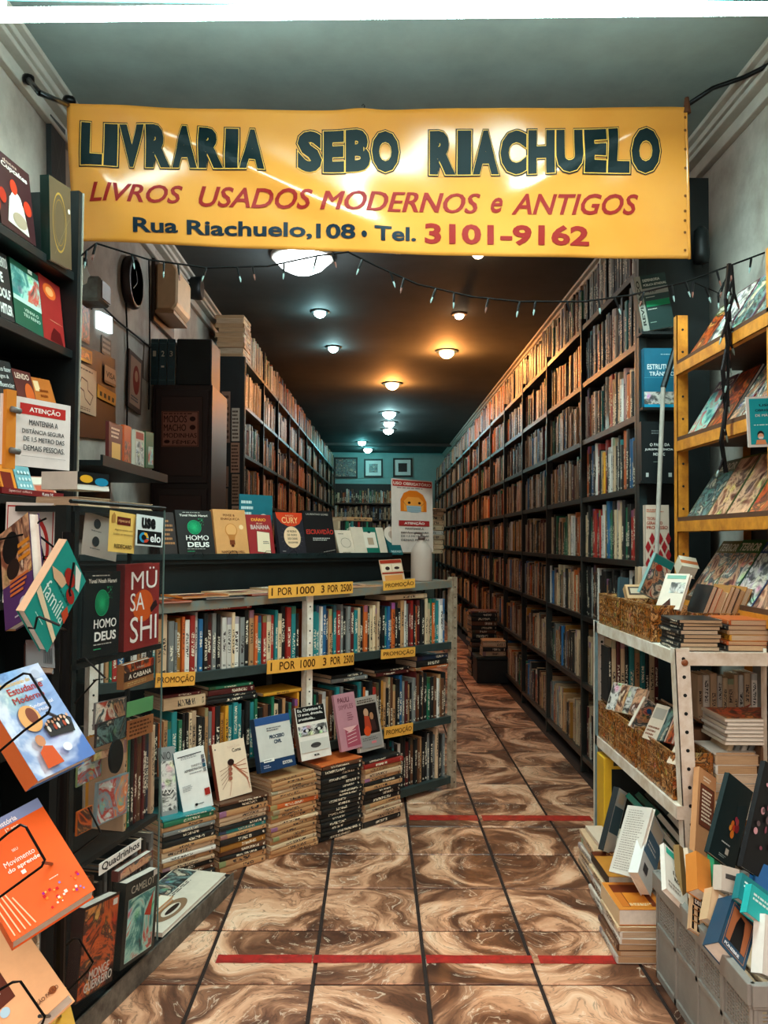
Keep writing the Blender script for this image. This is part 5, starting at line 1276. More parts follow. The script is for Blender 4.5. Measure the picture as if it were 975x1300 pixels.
# wall shelf with four small books
ws = empty('wall_shelf', Matrix.Translation((XL, 3.35, 1.50))); tag(ws, 'dark wall shelf holding four small face-out books left of the cabinet', 'shelf')
MB().box((.001, -.25, -.02), (.30, .72, 0), BLACKM).build('shelf_board', ws); MB().box((.29, -.25, 0), (.30, .72, .02), BLACKM).build('shelf_lip', ws); MB().box((.001, -.25, -.3), (.02, .72, 0), BLACKM).build('wall_bracket', ws)
pw = (Vector((XL+.27, 0, 0)), Vector((1, 0, 0)))
def wb(q, col, label, pr_): 
    BL, BR, TL = q; quad_book(BL, BR, TL, pw, .014, col, label, pr_, cat='book')
wb(((138, 585), (155, 589), (132, 532)), '#5a201c', 'maroon booklet with tan picture, first of the four on the wall shelf', lambda p: p.rect(.2, .08, .85, .5, '#d9a05a').lines(3, .15, .6, .85, .9, '#d9b8a0'))
wb(((157, 590), (166, 592), (150, 536)), '#c0522a', 'orange-red booklet, second of the four on the wall shelf', lambda p: p.rect(.1, .1, .9, .6, None, ART['fire']))
wb(((171, 592), (183, 594), (165, 543)), '#c9bca8', 'pale booklet with dark figure, third of the four on the wall shelf', lambda p: p.rect(.1, .06, .9, .7, None, ART['grey']).rect(.1, .76, .9, .95, '#a03a30'))
wb(((185, 594), (195, 595), (180, 546)), '#1f5a3a', 'green booklet, last of the four on the wall shelf', lambda p: p.rect(.3, .1, .9, .6, None, ART['teal']))

# cabinet
cx0, cx1 = XL+.02, at_y(268, 560, 4.8).x; ct = at_y(230, 488, 4.8).z
cb = empty('dark_cabinet', Matrix.Translation((cx0, 4.8, 0))); tag(cb, 'tall dark brown cabinet against the left wall with a small poster', 'cabinet')
DBR = solid('#2b1814'); W_ = cx1-cx0
MB().box((0, .02, 0), (W_, .5, ct), DBR).build('cabinet_body', cb)
for i in range(2):
    z0, z1 = ((.1, 1.5), (1.53, ct-.03))[i]
    MB().box((.02, 0, z0), (W_-.02, .02, z1), DBR).box((.05, -.006, z0+.04), (W_-.05, 0, z1-.04), solid('#3a2019')).build('door', cb, bevel=.003)
a, b, c = at_y(205, 567, 4.79), at_y(252, 567, 4.79), at_y(205, 522, 4.79); mw, w, h = sheet_frame(a, b, c)
card(mw, w, h, .002, '#a86a58', 'brown poster of heavy old-style lettering on the dark cabinet', lambda p: p.line([(.02, .02), (.98, .02), (.98, .98), (.02, .98), (.02, .02)], .004, '#4a241c').lines(1, .05, .9, .95, .96, '#4a241c').text('MODOS', .06, .68, .68, .88, '#3a1a14', .03).text('MACHO', .06, .44, .66, .63, '#3a1a14', .03).text('MODINHAS', .06, .25, .95, .38, '#3a1a14', .04).text('FÊMEA', .3, .07, .95, .2, '#3a1a14', .04).disc(.84, .78, .08, .07, '#3a1a14').disc(.84, .54, .08, .07, '#3a1a14').disc(.15, .14, .08, .05, '#3a1a14'), name='poster', cat='poster')
# three numbered volumes and a box on it
for i in range(3):
    a = at_y(190.5+10.6*i, 488, 4.83); b = at_y(200.5+10.6*i, 488, 4.83); m = frame((a.x, a.y, ct+.001), (1, 0, 0), (0, 1, 0), Z)
    o = face_book(m, (b-a).length, .272, .18, '#23424a', f'dark teal numbered volume, {ONES[i]} of three on the cabinet', (lambda k: (lambda p: p.text(str(k+1), .3, .62, .7, .74, '#c9c4b4', .01).rect(.3, .38, .7, .42, '#c9c4b4' if k == 1 else '#33525a').rect(.1, .9, .9, .91, '#5a7a7c').rect(.1, .1, .9, .11, '#5a7a7c')))(i), cat='book')
a = at_y(223.5, 488, 4.83)
tag(boxo('storage_box', (a.x, 4.83, ct+.001), (cx1-.01, 5.1, at_y(240, 430, 4.83).z), BLACKM, bevel=.006), 'plain black box beside the numbered volumes on the cabinet', 'box')
# posters on the end of the left bookcase
ep = MB().box((LX0-.30, LY0-.03, 0), (LX0-.0, LY0-.014, 2.6), BLACKM).build('bookcase_end_panel'); tag(ep, 'end panel of the left bookcase covered in pasted brown clippings', 'panel')
r5 = random.Random(8)
k5 = 0
for (x0, y0, x1, y1, col) in ((281, 497, 292, 562, '#8a6a58'), (270, 525, 279, 590, '#6d5040'), (294, 518, 304, 560, '#c9bca8'), (293, 562, 304, 600, '#a87f66'), (270, 592, 290, 618, '#7a5a48'), (294, 602, 304, 640, '#9a7a60'), (272, 620, 289, 660, '#80604a'), (294, 642, 304, 690, '#b08f78')):
    a, b, c = at_y(x0, y1, LY0-.034), at_y(x1, y1, LY0-.034), at_y(x0, y0, LY0-.034); mw, w, h = sheet_frame(a, b, c); k5 += 1
    card(mw, w, h, .002, col, f'brown paper clipping, {nth(k5)} from the top on the left bookcase end', lambda p: p.lines(8, .08, .05, .92, .95, '#3a241c'), name='clipping', cat='clipping')
# ================================================================== THE YELLOW BANNER
BY = 3.14
bTL, bTR, bBL, bBR = at_y(86, 133, BY-.035), at_y(872, 137, BY-.035), at_y(93, 306, BY+.03), at_y(877, 329, BY+.03)
NX, NZ = 150, 34
def bend(u, v):
    """u 0..1 left to right, v 0..1 bottom to top -> point on the cloth"""
    t = bTL.lerp(bTR, u); b = bBL.lerp(bBR, u)
    t = t + Z*(-.012*math.sin(math.pi*u)+.010*math.exp(-((u-.47)/.03)**2)); b = b + Z*(-.012*math.sin(math.pi*u))
    p = b.lerp(t, v)
    w = .012*math.sin(7*u+2.5*v)*(.4+v*.6) + .0035*math.sin(19*u-4*v) + .002*math.sin(41*u+9*v)*(1-v*.5)
    w += .018*math.exp(-(((u-.30)*2.0+(v-.55))/.10)**2)*math.exp(-((u-.25)/.22)**2)
    w += .016*math.exp(-(((u-.78)*-2.2+(v-.55))/.10)**2)*math.exp(-((u-.86)/.12)**2)
    w += .02*math.exp(-(((u-.07)*5+(v-.3))/.25)**2)*math.exp(-((u-.05)/.06)**2)
    return p + Vector((0, -w, 0))
k = NT('yellow_vinyl'); tc = k.add('ShaderNodeTexCoord'); nz = k.add('ShaderNodeTexNoise', i_Scale=3.0, i_Detail=6.0); k.link(tc.outputs['Object'], nz.inputs['Vector'])
k.link(k.mix(k.ramp(nz.outputs[0], [(.35, (0, 0, 0)), (.75, (1, 1, 1))]), s2l('#d58e3c'), s2l('#ca7f2c')), k.b.inputs['Base Color']); k.b.inputs['Roughness'].default_value = .17; k.b.inputs['Specular IOR Level'].default_value = .5
YV = k.m
bn = empty('shop_banner', Matrix.Translation((0, BY, 0))); tag(bn, 'long yellow vinyl shop banner with green and red lettering above the entrance', 'banner')
off = Vector((0, BY, 0))
V = [tuple(bend(i/NX, j/NZ)-off) for j in range(NZ+1) for i in range(NX+1)]
F = [(j*(NX+1)+i, j*(NX+1)+i+1, (j+1)*(NX+1)+i+1, (j+1)*(NX+1)+i) for j in range(NZ) for i in range(NX)]
me = bpy.data.meshes.new('cloth'); me.from_pydata(V, [], F); me.materials.append(YV); me.polygons.foreach_set('use_smooth', [True]*len(F))
o = bpy.data.objects.new('cloth', me); COL.objects.link(o); o.parent = bn
md = o.modifiers.new('thickness', 'SOLIDIFY'); md.thickness = .0012
class BP(Print):
    pass
def uvb(px, py):                                     # photo pixel -> cloth coordinates
    L = 86+(93-86)*(py-133)/173; Rr = 872+(877-872)*(py-137)/192; u = (px-L)/(Rr-L)
    t = 133+4*u+4*math.sin(math.pi*u); b = 306+23*u+2*math.sin(math.pi*u); return u, (b-py)/(b-t)
pb = Print(1, 1)
def word(t, x0, y0, x1, y1, x0b, y0b, x1b, y1b, col, bold, shear=0, lay=1):
    """left edge x0 y0(top) y1(bottom); right edge x1, y0b, y1b"""
    vs, tr = text_tris(t, bold, shear); z = -lay; i = len(pb.v); c = s2l(col)
    for a, b in vs:
        px = x0+(x1-x0)*a; top = y0+(y0b-y0)*a; bot = y1+(y1b-y1)*a; py = bot+(top-bot)*b; u, v = uvb(px, py); pb.v.append((u, z, v))
    def put(a, b, d, n):
        A, B, D = pb.v[a], pb.v[b], pb.v[d]
        e = [((A[0]-B[0])*2.36, (A[2]-B[2])*.53), ((B[0]-D[0])*2.36, (B[2]-D[2])*.53), ((D[0]-A[0])*2.36, (D[2]-A[2])*.53)]; L = [math.hypot(*x) for x in e]
        if max(L) < .022 or n > 7: pb.f.append((a, b, d)); pb.c.append(c); pb.mi.append(0); return
        k_ = L.index(max(L)); t3 = (a, b, d)[k_:]+(a, b, d)[:k_]; p_, q_, r_ = t3; P_, Q_ = pb.v[p_], pb.v[q_]
        pb.v.append(((P_[0]+Q_[0])/2, z, (P_[2]+Q_[2])/2)); m_ = len(pb.v)-1; put(p_, m_, r_, n+1); put(m_, q_, r_, n+1)
    for q in tr: put(*(i+j for j in q), 0)
for (t, x0, ya, yb, x1, yc, yd) in (('LIVRARIA', 104, 157, 212, 336, 164, 215), ('SEBO', 375, 164, 216, 506, 166, 218), ('RIACHUELO', 543, 167, 220, 837, 166, 221)):
    n = len(t); 
    # letter by letter so that the heavy strokes keep apart
    ws = {'I': .55, 'M': 1.3, 'O': 1.1, 'L': .85, 'E': .85}; tot = sum(ws.get(ch, 1) for ch in t); x = x0
    for ch in t:
        wch = (x1-x0)*ws.get(ch, 1)/tot; fa = (x-x0)/(x1-x0); fb = (x+wch-x0)/(x1-x0)
        a1, a2 = ya+(yc-ya)*fa, yb+(yd-yb)*fa; b1, b2 = ya+(yc-ya)*fb, yb+(yd-yb)*fb
        for g, col, bold in ((2.4, '#14181a', .095), (1.0, '#eab04a', .082), (0, '#05191b', .066)):
            word(ch, x+1-g, a1-g, x+wch-1+g, a2+g, 0, b1-g, 0, b2+g, col, bold, 0, (1 if g > 2 else 2 if g > 0 else 3))
        x += wch
for (t, x0, ya, yb, x1, yc, yd) in (('LIVROS', 115, 233, 257, 232, 236, 259), ('USADOS', 252, 236, 262, 396, 239, 264), ('MODERNOS', 406, 240, 265, 608, 243, 268), ('e', 622, 249, 268, 637, 249, 268), ('ANTIGOS', 648, 245, 271, 809, 247, 273)):
    if t == 'MODERNOS':                                 # the heavy M would fold over itself: thicken it by overprinting
        for q_, dx in enumerate((-.9, -.3, .3, .9)): word(t, x0+dx, ya+.3, x1+dx, yb+.3, 0, yc+.3, 0, yd+.3, '#8a1c15', 0, .28, 1+q_*.25)
    else: word(t, x0, ya, x1, yb, 0, yc, 0, yd, '#8a1c15', .018, .28)
for (t, x0, ya, yb, x1, yc, yd, col, bo) in (('Rua', 170, 277, 296, 226, 278, 296, '#071c28', .028), ('Riachuelo,', 237, 279, 301, 395, 281, 303, '#071c28', .028), ('108', 400, 282, 301, 450, 284, 302, '#071c28', .03), ('Tel.', 474, 285, 304, 527, 286, 304, '#071c28', .028), ('3101-9162', 538, 280, 307, 747, 286, 312, '#8a1c15', .035)):
    word(t, x0, ya, x1, yb, 0, yc, 0, yd, col, bo)
u, v = uvb(461, 296); pb.disc(u, v, .0045, .022, '#071c28')
# eyelets down the right edge and hem
for py in (150, 166, 190, 214, 249, 268, 280, 295, 318):
    u, v = uvb(869, py); pb.disc(u, v, .0022, .010, '#6d3f14', n=12)
pb.build('lettering', bn, lambda a, z, b: tuple(bend(a, b) + Vector((0, (z if z < -.5 else -1)*.0009-.002, 0)) - off))
m = MB()
for j in range(0, NZ):
    a, b = bend(.972, j/NZ), bend(.972, (j+1)/NZ)
m.tube([bend(.998, j/10)-off + Vector((0, .004, 0)) for j in range(11)], .006, YV, 8); m.build('side_hem', bn, smooth=True)
MB().tube([bTL-off, at_x(50, 118, XL+.25)-off, at_x(36, 101, XL+.05)-off], .010, WIRE, 8).build('left_rope', bn, smooth=True)
MB().lathe([(.001, -.02), (.02, -.012), (.022, 0), (.02, .012), (.001, .02)], at_x(36, 101, XL+.05)-off, WIRE, 10).build('rope_knot', bn, smooth=True)
MB().lathe([(.001, -.02), (.024, -.012), (.026, 0), (.022, .012), (.001, .02)], at_y(88, 128, BY)-off, WIRE, 10).build('rope_knot', bn, smooth=True)
q = at_x(1010, 66, XR-.02)
MB().tube([bTR-off+Z*.01, at_y(905, 112, BY-.03)-off, at_y(945, 98, BY-.08)-off, q-off], .009, WIRE, 8).build('right_rope', bn, smooth=True)
MB().tube([bTR-off+Z*(-.02), bTR-off+Z*.04], [.016, .008], solid('#5a3018'), 8).build('rope_knot', bn)
MB().tube([bend(.475, 1)-off + Vector((0, .004, -.01)), bend(.475, 1)-off+Z*.008+Vector((.006, 0, 0)), bend(.475, 1)-off+Z*.016, bend(.475, 1)-off+Z*.008-Vector((.006, 0, 0))], .0018, WIRE, 5).build('middle_hook', bn)
# ================================================================== STRING OF SMALL LIGHTS
def strings(pts, Y, label, nb, r=.0035, seed=1, bright=()):
    P = []
    for (x0, y0), (x1, y1) in zip(pts, pts[1:]):
        k = max(2, int(math.hypot(x1-x0, y1-y0)/18))
        for i in range(k): P.append(at_y(x0+(x1-x0)*i/k, y0+(y1-y0)*i/k, Y))
    P.append(at_y(*pts[-1], Y)); R_ = random.Random(seed)
    r0 = empty('string_lights', Matrix.Translation(P[0])); tag(r0, label, 'string lights')
    MB().tube([p-P[0] for p in P], r, WIRE, 5).build('cable', r0)
    for i in range(nb):
        q = P[int((i+.5)*(len(P)-1)/nb)] - P[0]; a = R_.uniform(-.4, .4); L = R_.uniform(.03, .045)
        m = MB().tube([q, q+Vector((math.sin(a)*.3*L, 0, -.3*L)), q+Vector((math.sin(a)*L, 0, -L))], [.004, .0045, .0035], WIRE, 6)
        b = q+Vector((math.sin(a)*L, 0, -L)); m.tube([b, b+Vector((math.sin(a)*.012, 0, -.012)), b+Vector((math.sin(a)*.02, 0, -.022))], [.0035, .0035, .001], solid('#8fa5a0' if i % 3 else '#7a5248', .2), 6)
        m.build('mini_bulb', r0)
strings([(122, 309), (190, 330), (262, 340), (340, 338), (402, 325), (442, 320), (478, 338), (530, 361), (600, 377), (660, 383), (740, 383), (800, 375), (870, 358), (930, 336), (978, 318)], 3.06, 'dark string of tiny lights hanging across the entrance under the banner', 26)
strings([(122, 309), (110, 318), (98, 330), (93, 350), (91, 352)], 2.74, 'loose end of tiny lights bunched by the left bookcase', 5, seed=3)
strings([(926, 335), (922, 380), (926, 430), (918, 470), (922, 520), (916, 560), (922, 600)], 2.61, 'thick dark bundle of tiny lights hanging down at the right', 14, .008, 5)
strings([(929, 336), (932, 372), (921, 415), (925, 455), (924, 500), (920, 545)], 2.60, 'second strand twisted round the dark bundle at the right', 12, .005, 9)
strings([(880, 358), (912, 372), (926, 345)], 3.058, 'short stray strand of tiny lights right of the bookcase end', 4, .0025, 11)

# small dark lamp over the bookcase end
q = at_y(890, 312, 3.36); sl_ = empty('spot_lamp', Matrix.Translation(q)); tag(sl_, 'small black clamp lamp beside the lower right corner of the banner', 'lamp')
MB().lathe([(.012, .08), (.03, .06), (.034, -.04), (.03, -.07)], (0, 0, 0), BLACKM, 16).build('lamp_shade', sl_, smooth=True); MB().lathe([(.02, -.066), (.024, -.055)], (0, 0, 0), solid('#2f7f80'), 14).build('bulb', sl_); MB().tube([(0, 0, .075), (.03, .05, .06), (.04, .1, -.2)], .005, WIRE).build('arm', sl_)
# ================================================================== RIGHT: BOOKS ON THE BOOKCASE END
EY = RY0-.052
def endb(TL, TR, BR, BL, t, col, label, prints, **kw):
    a, b, c = at_y(*BL, EY-t), at_y(*BR, EY-t), at_y(*TL, EY-t+.0); mw, w, h = sheet_frame(a, b, c)
    o = face_book(mw, w, h, t, col, label, prints, **kw)
    boxo('book_ledge', (a.x-.01, EY-t-.012, a.z-.012), (b.x+.01, EY+.022, a.z-.001), BLACKM, struct_end); return o
def pr_revis(p):
    p.rect(0, 0, .2, 1, '#9a9c92')
    p.vtext('REVISAÇO', .04, .1, .16, .92, '#2a2c2a', .03)
    p.text('DEFENSORIA', .26, .88, .8, .93, '#d9ddd2', .02).text('PÚBLICA ESTADUAL', .26, .80, .98, .85, '#d9ddd2', .02).rect(.2, .64, 1, .76, '#8f918a').text('410', .35, .67, .6, .73, '#3a3c3a', .02)
    p.rect(.24, .42, .98, .53, '#1f8a5c').lines(1, .26, .58, .6, .61, '#c9cdc2').lines(1, .26, .36, .6, .39, '#c9cdc2').lines(1, .26, .12, .5, .15, '#8aa79a')
endb((817, 350), (857, 347), (857, 414), (817, 421), .04, '#123330', 'dark green exam book with grey spine strip, top of the bookcase end', pr_revis, cat='book')
endb((818, 442), (861, 441), (861, 517), (818, 517), .03, '#156a86', 'blue traffic law book with a road photo on the bookcase end', lambda p: p.text('ESTRUTURA', .1, .64, .95, .73, '#d9e6e8', .02).text('TRÂNSITO', .16, .53, .9, .62, '#d9e6e8', .02).rect(0, .04, 1, .26, None, ART['grey']).rect(0, 0, 1, .05, '#1f9ac0').lines(1, .5, .88, .9, .91, '#9fc4cc').line([(0, .5), (.9, .5)], .001, '#5fb0c4'), cat='book')
endb((815, 535), (857, 533), (857, 610), (815, 610), .03, '#12191b', 'black book with small white centred title on the bookcase end', lambda p: p.text('O PAPEL DA', .25, .58, .85, .63, '#e2e2dc', .02).text('JURISPRUDÊNCIA', .1, .50, .95, .55, '#e2e2dc', .02).text('NO CPC', .35, .42, .7, .47, '#e2e2dc', .02).lines(2, .3, .78, .7, .86, '#6a7070').lines(1, .35, .3, .65, .33, '#6f7a74').rect(.12, .06, .2, .13, '#b9bdb8').rect(.8, .06, .9, .13, '#b9bdb8'), cat='book')
def pr_teo(p):
    for k, t in enumerate(('TEORIA', 'GERAL DO', 'PROCESSO')): p.text(t, .05, .76-.07*k, .5+.22*k, .81-.07*k, '#a8402a', .02)
    p.lines(2, .05, .88, .8, .94, '#c9755a')
    for i in range(6):
        for j in range(4):
            if (i+j) % 2 == 0: cx_, cy_ = .1+.17*i, .08+.13*j; p.poly([(cx_-.12, cy_), (cx_, cy_-.10), (cx_+.12, cy_), (cx_, cy_+.10)], '#a3262a')
endb((820, 641), (850, 641), (850, 722), (820, 722), .03, '#e3c9b4', 'pale law textbook with dark red diamonds, lowest on the bookcase end', pr_teo, cat='book')
tag(MB().tube([at_y(842, 492, EY-.10), at_y(833, 715, EY-.13)], .009, mat('pale_pole', '#b9b0a4', .4), 10).tube([at_y(858, 440, EY-.08), at_y(842, 492, EY-.10)], .012, BLACKM, 8).tube([at_y(833, 715, EY-.13), at_z(822, 1010, .001)], .009, MET_GREY, 8).build('broom_pole'), 'pale thin pole leaning against the end of the right bookcase', 'pole')
# ================================================================== YELLOW SLOTTED SHELF UNIT on the right wall
YX = 1.14; YD = .28; Y1 = 3.10; Y0_ = 2.352
yu = empty('yellow_shelf_unit', Matrix.Translation((YX, Y1, 0))); tag(yu, 'yellow slotted steel shelf unit of comics along the right wall', 'bookcase')
for yy in (0, Y0_-Y1):
    MB().box((0, yy-.003, 0), (.042, yy, 2.07), MET_YELL).box((0, yy-.003, 0), (.003, yy+.03, 2.07), MET_YELL).build('post', yu)
    m = MB(); z = .06
    while z < 2.04: m.lathe([(.0045, -.0045), (.0045, -.003)], (.022, yy, z), BLACKM, 8, 'y'); z += .085
    m.build('bolt_hole', yu)['kind'] = 'stuff'
    MB().box((YD-.03, yy-.003, 0), (YD, yy, 2.07), MET_YELL).build('rear_post', yu)
YZ = [1.875, 1.585, 1.283, .995]
BRN = mat('brown_board', '#5a3a26', .6, grain=.3)
for z in YZ:
    MB().box((-.004, Y0_-Y1, z-.036), (.0, -.004, z+.004), MET_YELL).box((-.004, Y0_-Y1, z-.036), (.02, -.004, z-.034), MET_YELL).build('shelf_lip', yu)
    MB().box((.0, Y0_-Y1, z-.014), (YD, -.004, z-.004), BRN).box((.0, Y0_-Y1, z+.004), (.008, -.004, z+.02), BRN).build('shelf_board', yu)
MB().box((YD-.002, Y0_-Y1, .9), (YD, 0, 2.0), BLACKM).build('back_panel', yu)
yarts = [('comic', 'painted'), ('fire', 'fiery'), ('teal', 'teal'), ('skin', 'tan'), ('dark', 'dark'), ('grey', 'black and white')]
rr = random.Random(21)
for k, z in enumerate(YZ):
    yy = Y1-.03; i = 0
    while yy > Y0_+.17:
        w = rr.uniform(.150, .185); lean = math.radians(33+rr.uniform(-2, 2)); h = min(.27, .245/math.cos(lean)-.02) if k else .27
        an, aw = yarts[(i*5+k*2+rr.randrange(2)) % 6]
        # cover faces the aisle: local x runs toward the street, z leans back to the wall
        xa = Vector((0, -1, 0)); za = Vector((math.sin(lean), 0, math.cos(lean))); ya = za.cross(xa)
        t = rr.uniform(.006, .012)
        o = Vector((YX+.010, yy, z-.002))
        m = frame(o, xa, ya, za)
        tt = rr.choice(['HERÓIS', 'TERROR', 'AVENTURA', 'FLORES', 'AÇÃO', 'PLANETA'])
        face_book(m, w, h, t, '#%02x%02x%02x' % tuple(rr.randrange(25, 120) for _ in range(3)), f'{aw} comic cover, {nth(i+1)} from the post, {nth(k+1)} yellow board down', (lambda A_, T_, q_: (lambda p: p.rect(.03, .02, .97, .8 if q_ else .97, None, ART[A_]).text(T_, .08, .83, .92, .95, '#e9dcc4', .03) if q_ else p.rect(.03, .02, .97, .97, None, ART[A_])))(an, tt, k == 3 or i % 3 == 0), cat='comic book', name='comic_book')
        yy -= w+.006; i += 1
# blue poster on its edge
a, b, c = at_y(950, 568, 2.36), at_y(1004, 566, 2.36), at_y(947, 504, 2.36); mw, w, h = sheet_frame(a, b, c)
def pr_bp(p):
    p.rect(.07, .05, .96, .96, '#18a3b0').text('USO', .3, .8, .62, .85, '#123', .02).text('OBRIGATÓRIO', .2, .7, .9, .76, '#123', .02).text('DE MÁSCARA', .2, .6, .8, .66, '#eee', .02).lines(1, .15, .42, .9, .45, '#dff')
    for x_, c1 in ((.3, '#e89a6a'), (.58, '#d97a4a')):
        p.disc(x_, .24, .08, .08, '#2a1c1a').disc(x_, .21, .07, .06, '#e2b090').poly([(x_-.13, .05), (x_+.13, .05), (x_+.1, .14), (x_-.1, .14)], c1).rect(x_-.05, .16, x_+.05, .2, '#e9eef0')
card(mw, w, h, .003, '#ece9e4', 'turquoise poster with two masked figures at the right picture edge', pr_bp, name='poster', cat='poster')

# ================================================================== WHITE SLOTTED SHELF UNIT
WX, WY0, WY1, WX1 = .868, 2.37, 3.236, 1.125
wu = empty('white_shelf_unit', Matrix.Translation((WX, WY0, 0))); tag(wu, 'chipped white slotted steel shelf unit full of books at the right', 'bookcase')
def lpost(x, y, h, nm, tilt=0, wd=.042):
    mw_ = Matrix.Translation((x, y, h)) @ Matrix.Rotation(tilt, 4, 'Y')
    MB().box((0, -.003, -h*1.0), (wd, 0, 0), MET_WHITE).box((0, -.003, -h), (.003, .035, 0), MET_WHITE).build(nm, wu, mw_)
    m = MB(); z = -.03; i = 0
    while z > -h+.03: m.lathe([(.0052, -.0046), (.0052, -.003)], (wd*.55, 0, z), BLACKM, 10, 'y'); z -= .052
    m.build('bolt_hole', wu, mw_)['kind'] = 'stuff'
lpost(-.008, -.004, .905, 'post', -math.radians(2.6))
lpost(0, WY1-WY0, .90, 'post'); lpost(WX1-WX, -.004, .905, 'post')
MB().box((-.004, WY1-WY0-.03, 0), (0, WY1-WY0, .9), mat('blue_grey_steel', '#7d9aa0', .5, .1, grain=.4, scale=30)).build('post_flange', wu)
WZ = [.893, .458, .10]
for z in WZ:
    m = MB().box((-.004, 0, z-.036), (0, WY1-WY0, z+.002), MET_WHITE).box((-.004, -.008, z-.036), (WX1-WX+.09, -.004, z+.002), MET_WHITE).box((0, -.004, z-.006), (WX1-WX+.02, WY1-WY0, z), MET_WHITE)
    m.build('shelf_board', wu)
MB().lathe([(.002, -.012), (.008, -.010), (.010, -.006), (.010, -.004)], (.02, -.004, .865), solid('#8a4a22'), 10, 'y').build('bolt', wu)
# baskets of gold patterned plastic along the aisle edge
def basket(y0, y1, z, h, x0, x1, label, g='gold patterned baskets'):
    b = empty('basket', Matrix.Translation((x0, y0, z))); tag(b, label, 'basket', g)
    L, W = y1-y0, x1-x0
    # open lattice walls
    for nm, f_ in (('side_wall', 0), ('side_wall', 1), ('end_wall', 2), ('end_wall', 3)):
        m = MB(); n_ = int((L if f_ < 2 else W)/.014); ln_ = L if f_ < 2 else W
        def bx_(a0, a1, z0, z1, e=.0):
            if f_ == 0: m.box((0-e, a0, z0), (.003+e, a1, z1), ART['gold'])
            elif f_ == 1: m.box((W-.003-e, a0, z0), (W+e, a1, z1), ART['gold'])
            elif f_ == 2: m.box((a0, 0-e, z0), (a1, .003+e, z1), ART['gold'])
            else: m.box((a0, L-.003-e, z0), (a1, L+e, z1), ART['gold'])
        bx_(0, ln_, h-.012, h, .002); bx_(0, ln_, 0, .012, .001); bx_(0, ln_, .012, h-.012, -.0008)
        for q in range(n_+1): a_ = q*ln_/max(n_, 1); bx_(max(a_-.0035, 0), min(a_+.0035, ln_), .012, h-.012, .0012)
        for q in (.33, .66): bx_(0, ln_, h*q-.003, h*q+.003, .0018)
        m.build(nm, b)
    boxo('base', (0, 0, 0), (W, L, .003), ART['gold'], b)
    return b
basket(2.93, 3.20, .895, .115, .872, .985, 'farthest gold patterned basket on the top board of the white unit')
basket(2.60, 2.915, .895, .115, .872, .985, 'nearest gold patterned basket on the top board of the white unit')
basket(3.00, 3.21, .460, .135, .872, .99, 'farthest gold patterned basket on the second board of the white unit')
basket(2.76, 2.985, .460, .135, .872, .99, 'middle gold patterned basket on the second board of the white unit')
basket(2.42, 2.745, .460, .135, .874, .99, 'nearest gold patterned basket on the second board behind the white post')
# rect solver for books held at odd angles
def held(BL, BR, TL, Y0, t, col, label, prints, asp=.68, far=1, **kw):
    mw, w, h = solve(BL, BR, TL, Y0, asp, far); return face_book(mw, w, h, t, col, label, prints, **kw)
# --- top board
def artp(a, title=None, tc='#efe4d0', ty=.82, extra=None):
    def f(p):
        p.rect(.03, .02, .97, .98, None, ART[a])
        if title: p.text(title, .1, ty, .9, ty+.12, tc, .03)
        if extra: extra(p)
    return f
def yplane(Y): return lambda q: at_y(q[0], q[1], Y)
def flatq(BL, BR, TL, Yb, Yt, t, col, label, prints, **kw):
    mw, w, h = sheet_frame(at_y(*BL, Yb), at_y(*BR, Yb), at_y(*TL, Yt)); return face_book(mw, w, h, t, col, label, prints, **kw)
flatq((785, 770), (797, 772), (804, 735), 3.02, 3.06, .02, '#1d3138', 'dark blue-black book leaning in the farthest top basket', None, cat='book', spine_col='#30525c')
flatq((800, 772), (826, 772), (812, 742), 2.92, 2.98, .03, '#c79a6c', 'tan book with a small panel leaning in the top basket', lambda p: p.rect(.1, .55, .9, .9, '#4a3a30').rect(.2, .62, .8, .84, '#b9a58c'), cat='book')
held((812, 752), (836, 764), (833, 702), 2.84, .012, '#7fa09c', 'tall comic with teal top and red roses leaning right of the tan book', artp('comic', None, extra=lambda p: p.rect(.03, .8, .97, .98, '#1f8a8a').disc(.4, .72, .16, .08, '#b8321f')), cat='comic book', asp=.7)
held((832, 772), (862, 774), (846, 728), 2.66, .012, '#e6d6c4', 'white comic with dark panel leaning beside the page-edge row', lambda p: p.rect(.35, .45, .95, .75, None, ART['grey']).rect(.1, .85, .9, .95, '#7fae9c').poly([(.2, .05), (.5, .3), (.6, .1)], '#4a2c24'), cat='comic book', asp=.75)
flatq((866, 718), (888, 722), (868, 706), 3.0, 3.05, .05, '#d9c7b0', 'short cream book behind the white comic with an orange edge', lambda p: p.rect(0, .3, 1, .6, '#b9643a'), cat='book')
# a long patterned box whose books show their fore edges
basket(2.562, 2.72, .895, .095, .99, 1.135, 'wide gold patterned basket under the row of page edges')
def edge_row(x0, x1, Yf, z, n, hmin, hmax, lean, where, group, dep=.14):
    s = x0; i = 0
    while s < x1:
        t = random.uniform(.011, .019); h = random.uniform(hmin, hmax)
        za = Vector((math.sin(lean), 0, math.cos(lean))); ya = Vector((0, -1, 0))      # spine away from the street
        xa = ya.cross(za); o = Vector((s+t/2, Yf+dep, z + abs(math.sin(lean))*t*.5))
        i += 1
        spine_book(frame(o, xa, ya, za), t, dep, h, random.choice(['tan', 'orange', 'cream', 'white', 'ochre', 'black']), f'pocket book showing its page edges, {nth(i)} from the left {where}', group=group, name='pocket_book')
        s += t/math.cos(lean)+.0015
edge_row(.99, 1.10, 2.572, .899, 18, .165, .185, math.radians(22), 'in the tilted row', 'pocket books in a tilted row')
